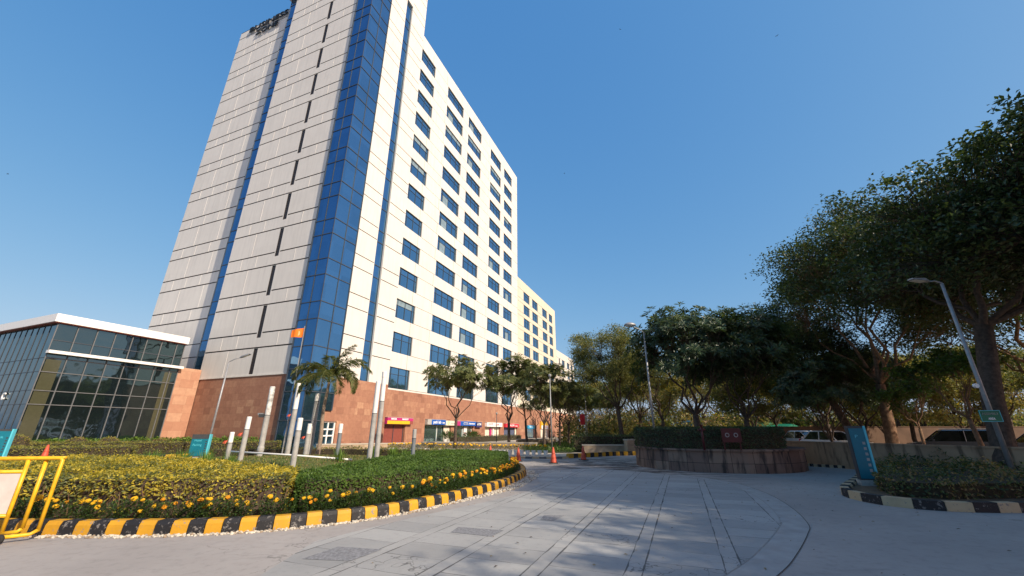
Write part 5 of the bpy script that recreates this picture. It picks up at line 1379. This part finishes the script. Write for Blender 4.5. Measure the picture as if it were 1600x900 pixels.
# ------------------------------------------------------------------ right walls, cars, background
def wall(label, p0, p1, h, th=.22, coping=.06, mat=None, name='boundary_wall', z=0):
    mat = mat or M['brownwall']; v = Vector((p1[0]-p0[0], p1[1]-p0[1])); L = v.length; t = thing(name, label, 'wall', (p0[0], p0[1], z), math.atan2(v.y, v.x))
    q = MB(); q.box((0, -th/2, -.3), (L, th/2, h - coping), mat); q.build('wall_body', t); q = MB(); q.box((-.02, -th/2 - .03, h - coping), (L + .02, th/2 + .03, h), mat if mat is not M['plinthstone'] else M['footway']); q.build('coping', t); return t
wall('low brown plastered wall between the plaza and the car park', (12.4, 30.5), (17.9, 10.2), 1.12)
wall('taller brown wall behind the parked cars', (11, 37.5), (62, 35.5), 1.95, mat=M['shadedwall'])
kerb('kerb', [Vector((16.6, 18.0)), Vector((14.4, 21.2)), Vector((12.8, 27.5))], .12, .15, [M['kblack'], M['kcream']], .16, seed=9)
wall('low stone wall in front of the dark shrubs left of the round planter', (5.2, 31.6), (9.6, 31.2), .55, .35, .08, M['plinthstone'], 'low_wall', .1)
wall('low stone bench wall before the bank shops', (-8.5, 40.5), (2.2, 37.8), .62, .5, .1, M['plinthstone'], 'low_wall', .0)
wall('low stone wall ending beside the second street tree', (-16.5, 36.0), (-9.2, 40.2), .55, .4, .1, M['plinthstone'], 'low_wall', .0)
wall('low stone wall behind the third street tree', (.5, 43.5), (4.6, 45.5), .8, .4, .1, M['plinthstone'], 'low_wall', .0)
for i, (px, Y) in enumerate(((984, 30.6), (996, 31.4))):
    b = at(px, 700, Y); t = thing('stone_pillar', ['squat grey stone pillar left of the round planter', 'squat orange-lit stone pillar touching the planter edge'][i], 'pillar', (b.x, Y, 0), .2)
    q = MB(); q.box((-.28, -.28, 0), (.28, .28, .95), M['plinthstone']); q.build('shaft', t); q = MB(); q.box((-.32, -.32, .951), (.32, .32, 1.03), M['footway']); q.build('cap', t)

def car(label, x, y, rz, paint, suv=False, z=0):
    t = thing('parked_car', label, 'car', (x, y, z), rz, 'cars parked behind the brown wall')
    H_ = 1.68 if suv else 1.46; L = 4.5 if suv else 3.9; w = .88 if suv else .82
    zb = .28; zbelt = .98 if suv else .88; hood = .95 if suv else .85
    lower = [(-L/2, zb), (-L/2 - .0, .62), (-L/2 + .12, hood - .12), (-L/2 + 1.05, zbelt), (L/2 - .25 if not suv else L/2 - .1, zbelt + .02), (L/2, .75), (L/2, zb)]
    q = MB(); k = len(lower)
    def ring(sc, y_): return [(px_ * (1 if abs(y_) < w - .01 else .985), y_, z_) for px_, z_ in lower]
    rings_ = [ring(1, -w + .0), ring(1, -w + .06), ring(1, w - .06), ring(1, w)]
    vs = [v for r__ in rings_ for v in r__]; fs = [tuple(range(k)), tuple(range(4*k - 1, 3*k - 1, -1))]
    for r__ in range(3):
        for i in range(k): fs.append((r__*k + i, r__*k + (i+1) % k, (r__+1)*k + (i+1) % k, (r__+1)*k + i))
    q.add(vs, fs, paint); body = q.build('body', t)
    # greenhouse: glass trapezoid and painted roof
    c0, c1 = -L/2 + 1.0, L/2 - (.15 if suv else .35); r0, r1 = c0 + .75, c1 - (.25 if suv else .55)
    wi = w - .03; wt = w - .2
    vs = [(c0, -wi, zbelt), (c1, -wi, zbelt), (c1, wi, zbelt), (c0, wi, zbelt), (r0, -wt, H_ - .06), (r1, -wt, H_ - .06), (r1, wt, H_ - .06), (r0, wt, H_ - .06)]
    q = MB(); q.add(vs, [(0,1,5,4), (1,2,6,5), (2,3,7,6), (3,0,4,7)], M['carglass']); q.build('windows', t)
    q = MB(); q.add([(r0 - .06, -wt - .02, H_ - .07), (r1 + .08, -wt - .02, H_ - .07), (r1 + .08, wt + .02, H_ - .07), (r0 - .06, wt + .02, H_ - .07), (r0 + .15, -wt + .12, H_), (r1 - .1, -wt + .12, H_), (r1 - .1, wt - .12, H_), (r0 + .15, wt - .12, H_)], [(0,3,2,1), (4,5,6,7), (0,1,5,4), (1,2,6,5), (2,3,7,6), (3,0,4,7)], paint); q.build('roof', t)
    q = MB()
    for s_ in (-1, 1):
        for (xa, xb) in ((c0, r0), ((c0+c1)/2, (c0+c1)/2 + .05), (c1, r1)):
            q.tube([(xa, s_*(wi + .004), zbelt), (xb, s_*(wt + .006), H_ - .06)], .03, paint, 5)
    q.build('pillars', t)
    for sx in (-L/2 + .78, L/2 - .78):
        for s_ in (-1, 1):
            ax = Matrix.Rotation(R(90), 3, 'X'); q = MB(); q.lathe([(.2, -.1), (.31, -.1), (.33, -.06), (.33, .06), (.31, .1), (.2, .1)], M['rubber'], 20, axis=ax); o = q.build('wheel', t, True); o.location = (sx, s_*(w - .06), .33)
            q = MB(); q.lathe([(.2, -.104), (.2, .104)], M['galv'], 14, axis=ax); q.build('rim', o)
    for s_ in (-1, 1):
        q = MB(); q.box((-L/2 - .015, s_*.62 - .16, .62), (-L/2 + .06, s_*.62 + .16, .76), M['lamp']); q.build('headlight', t)
        q = MB(); q.box((L/2 - .06, s_*.66 - .11, .72), (L/2 + .015, s_*.66 + .11, .92), M['signred']); q.build('tail_light', t)
        q = MB(); q.box((r0 - .55, s_*(w + .1) - .09, zbelt), (r0 - .45, s_*(w + .1) + .09, zbelt + .14), paint); q.build('wing_mirror', t)
    q = MB(); q.box((L/2 + .002, -.25, .48), (L/2 + .02, .25, .6), M['whitelet']); q.build('number_plate', t)
    if suv:
        q = MB()
        for s_ in (-1, 1): q.tube([(r0 + .1, s_*(wt - .03), H_ + .05), (r1, s_*(wt - .03), H_ + .05)], .025, M['galv'], 6)
        q.build('roof_rail', t)
    return t
b = at(1303, 690, 28.5); car('white hatchback seen over the brown wall', b.x, 28.5, R(100), M['carwhite'], z=.15)
b = at(1262, 690, 34); car('pale blue-white car half hidden at the wall end', b.x, 34, R(95), M['carwhite'], z=.15)
b = at(1490, 690, 27.0); car('dark sport utility car parked behind the brown wall', b.x, 27.0, R(-38), M['carblack'], True, z=.0)
b = at(1600, 690, 25); car('dark car at the right edge behind the huge tree trunk', b.x + 1.6, 25, R(-35), M['carblack'], True, z=.0)

def hut(label, x, y, rz, w, d, h, mat, roof, name='low_building', win=3):
    t = thing(name, label, 'building', (x, y, 0), rz); q = MB(); q.box((0, 0, 0), (w, d, h), mat); q.build('wall', t)
    q = MB(); q.box((-.3, -.5, h + .001), (w + .3, d + .3, h + .16), roof); q.build('roof', t)
    for k in range(win):
        q = MB(); x0 = w*(k + .3)/win; q.box((x0, -.04, h*.3), (x0 + w*.3/win, -.002, h*.75), M['winglass']); q.build('window', t)
    return t
b = at(1270, 690, 60); hut('low orange-walled building behind the car park', b.x, 60, 0, 9, 5, 2.9, M['brick'], M['roofgrey'])
b = at(1120, 690, 66); hut('pale low building glimpsed between the planter trunks', b.x, 66, 0, 9, 5, 3.4, M['offwhite'], M['brick'])
b = at(940, 690, 92); hut('small red-roofed stall building far down the shop row', b.x, 92, R(-10), 10, 5, 3.0, M['brick'], M['signred'], win=4)
for (px, Y, w, h, m_, lb) in ((1058, 50, 4.6, 2.6, 'tarpblue', 'blue tarpaulin shelter behind the round planter'), (1192, 44, 2.4, 2.3, 'tarpgreen', 'small green canopy behind the planter trees'), (1222, 40, 2.8, 2.1, 'tarpgreen', 'flat green canopy at the end of the brown wall')):
    b = at(px, 690, Y); t = thing('canopy_shelter', lb, 'canopy', (b.x, Y, 0))
    q = MB(); q.add([(0, 0, h - .5), (w, 0, h - .5), (w, 2.5, h - .35), (0, 2.5, h - .35), (w*.5, 0, h + .1), (w*.5, 2.5, h + .15)], [(0, 4, 5, 3), (4, 1, 2, 5), (0, 1, 4), (3, 5, 2)], M[m_]); q.build('canopy', t)
    for x in (0.05, w - .05):
        for y in (.05, 2.45): q = MB(); q.tube([(x, y, 0), (x, y, h - .45)], .035, M['galv'], 6); q.build('leg', t)
b = at(915, 670, 46); t = thing('hanging_banner', 'small red banner on a thin pole among the street trees', 'banner', (b.x, 46, 0)); q = MB(); q.tube([(0, 0, 0), (0, 0, 3.6)], .03, M['galv'], 6); q.build('pole', t)
q = MB(); q.box((-.55, -.02, 2.2), (-.03, .0, 3.3), M['signred']); q.build('banner_cloth', t)
sb = MB(); rr = random.Random(88)
for _ in range(430):
    px = rr.uniform(890, 1700); Y = rr.uniform(42, 84); c_ = at(px, 690, Y); hh = rr.uniform(2.4, 4.2) + max(0, Y - 50)*.11; rad = rr.uniform(1.5, 3.0)
    cm_ = [rr.choice([M['leaf_dry'], M['leaf_olive'], M['leaf_mid'], M['leaf_light']]) for _ in range(2)]
    for _ in range(230):
        v = Vector((rr.gauss(0, 1), rr.gauss(0, 1), abs(rr.gauss(0, 1)))).normalized()*rr.uniform(.5, 1)
        sb.leaf(Vector((c_.x + v.x*rad, Y + v.y*rad, .1 + v.z*hh)), Vector((rr.gauss(0, 1), rr.gauss(0, 1), rr.gauss(.2, 1))).normalized(), Vector((rr.gauss(0, 1), 0, 1)), .42, .2, rr.choice(cm_))
o = sb.build('scrub'); tag(o, 'dry tangled scrub covering the rough land behind the car park wall', 'scrub'); o['kind'] = 'stuff'
# round clipped shrubs by the pavilion
def ballshrub(x, y, r_, label, seed):
    rr = random.Random(seed); q = MB(); t = thing('ball_shrub', label, 'shrub', (x, y, .1))
    c_ = MB(); c_.lathe([(r_*.55, 0), (r_*.86, r_*.35), (r_*.86, r_*.7), (r_*.5, r_*1.15), (.02, r_*1.28)], M['hedge_core'], 14); c_.build('inner_twigs', t, True)
    for _ in range(1400):
        v = Vector((rr.gauss(0, 1), rr.gauss(0, 1), abs(rr.gauss(0, 1)))).normalized(); p = Vector((v.x*r_, v.y*r_, v.z*r_*1.35))*rr.uniform(.9, 1.0)
        q.leaf(p, (v + Vector((rr.gauss(0, .6), rr.gauss(0, .6), rr.gauss(0, .6)))).normalized(), v, .11, .05, rr.choice([M['leaf_olive'], M['hedge_gold2'], M['leaf_dry']]))
    q.build('foliage', t)
for (px, Y, r_, lb) in ((22, 27, .95, 'round clipped shrub at the pavilion corner near the left edge'), (120, 30, .8, 'rounded olive shrub second from the left before the pavilion'), (170, 31, .8, 'rounded shrub between the pavilion mullions'), (250, 32, .7, 'rounded shrub nearest the light sandstone wall')):
    b = at(px, 690, Y); ballshrub(b.x, Y, r_, lb, int(px))

# birds
def bird(px, py, Y, rz, lab):
    b = at(px, py, Y); q = MB(); s = 1.0
    q.tube([(-.28, 0, 0), (-.1, 0, .02), (.12, 0, .02), (.26, 0, .03)], [.015, .07, .07, .02], M['birdfeather'], 8)
    t = thing('bird', lab, 'bird', tuple(b), rz); q.build('body', t, True)
    for s_ in (-1, 1):
        q = MB(); q.add([(.12, 0, .03), (-.1, 0, .03), (-.12, s_*.32, .17), (.10, s_*.34, .19), (-.2, s_*.68, .06)], [(0, 1, 2, 3), (3, 2, 4)], M['birdfeather']); w_ = q.build('wing', t); so = w_.modifiers.new('s', 'SOLIDIFY'); so.thickness = .012
bird(1214, 56, 110, .6, 'larger dark bird high in the right part of the sky'); bird(969, 46, 150, 2.0, 'tiny dark bird high above the lower office blocks')
bird(12, 272, 120, 1.1, 'tiny bird at the left edge above the pavilion'); bird(882, 271, 170, .2, 'tiny bird right of the tower above the middle office block')

# ------------------------------------------------------------------ light, sky, camera
SUN_AZ, SUN_EL = 129.0, 34.0
w = bpy.data.worlds.new('World'); scene.world = w; w.use_nodes = True; nt = w.node_tree
sky = nt.nodes.new('ShaderNodeTexSky'); sky.sky_type = 'NISHITA'; sky.sun_disc = False
sky.sun_elevation = R(SUN_EL); sky.sun_rotation = R(SUN_AZ); sky.air_density = 1.0; sky.dust_density = 1.8; sky.ozone_density = 3.0; sky.altitude = 200
bgn = nt.nodes['Background']; sp_ = nt.nodes.new('ShaderNodeSeparateColor'); cb_ = nt.nodes.new('ShaderNodeCombineColor'); nt.links.new(sky.outputs[0], sp_.inputs[0])
for i, (ref, pw, k) in enumerate(((.6, 1.0, .34), (1.0, .56, 1.06), (2.0, .27, 2.42))):     # winter haze: flatter, paler sky than clean air
    d1 = nt.nodes.new('ShaderNodeMath'); d1.operation = 'DIVIDE'; d1.inputs[1].default_value = ref; nt.links.new(sp_.outputs[i], d1.inputs[0])
    d2 = nt.nodes.new('ShaderNodeMath'); d2.operation = 'POWER'; d2.inputs[1].default_value = pw; nt.links.new(d1.outputs[0], d2.inputs[0])
    d3 = nt.nodes.new('ShaderNodeMath'); d3.operation = 'MULTIPLY'; d3.inputs[1].default_value = k; nt.links.new(d2.outputs[0], d3.inputs[0]); nt.links.new(d3.outputs[0], cb_.inputs[i])
nt.links.new(cb_.outputs[0], bgn.inputs[0]);bgn.inputs[1].default_value = 0.142
sl = bpy.data.lights.new('sun', 'SUN'); sl.energy = 3.7; sl.angle = R(.6); sl.color = (1.0, .87, .70)
so = bpy.data.objects.new('sun', sl); col.objects.link(so)
dv = Vector((sin(R(SUN_AZ))*cos(R(SUN_EL)), cos(R(SUN_AZ))*cos(R(SUN_EL)), sin(R(SUN_EL))))
so.rotation_euler = dv.to_track_quat('Z', 'Y').to_euler(); so.location = dv*200
cam = bpy.data.cameras.new('camera'); cam.lens = 36*620/1600; cam.sensor_width = 36; cam.clip_end = 6000; cam.clip_start = .1
co_ = bpy.data.objects.new('camera', cam); col.objects.link(co_); co_.location = (0, 0, CAMH); co_.rotation_euler = (R(90 + 19.7), 0, 0)
scene.camera = co_
scene.view_settings.view_transform = 'Standard'; scene.view_settings.look = 'None'; scene.view_settings.gamma = 1; scene.view_settings.exposure = 0.75
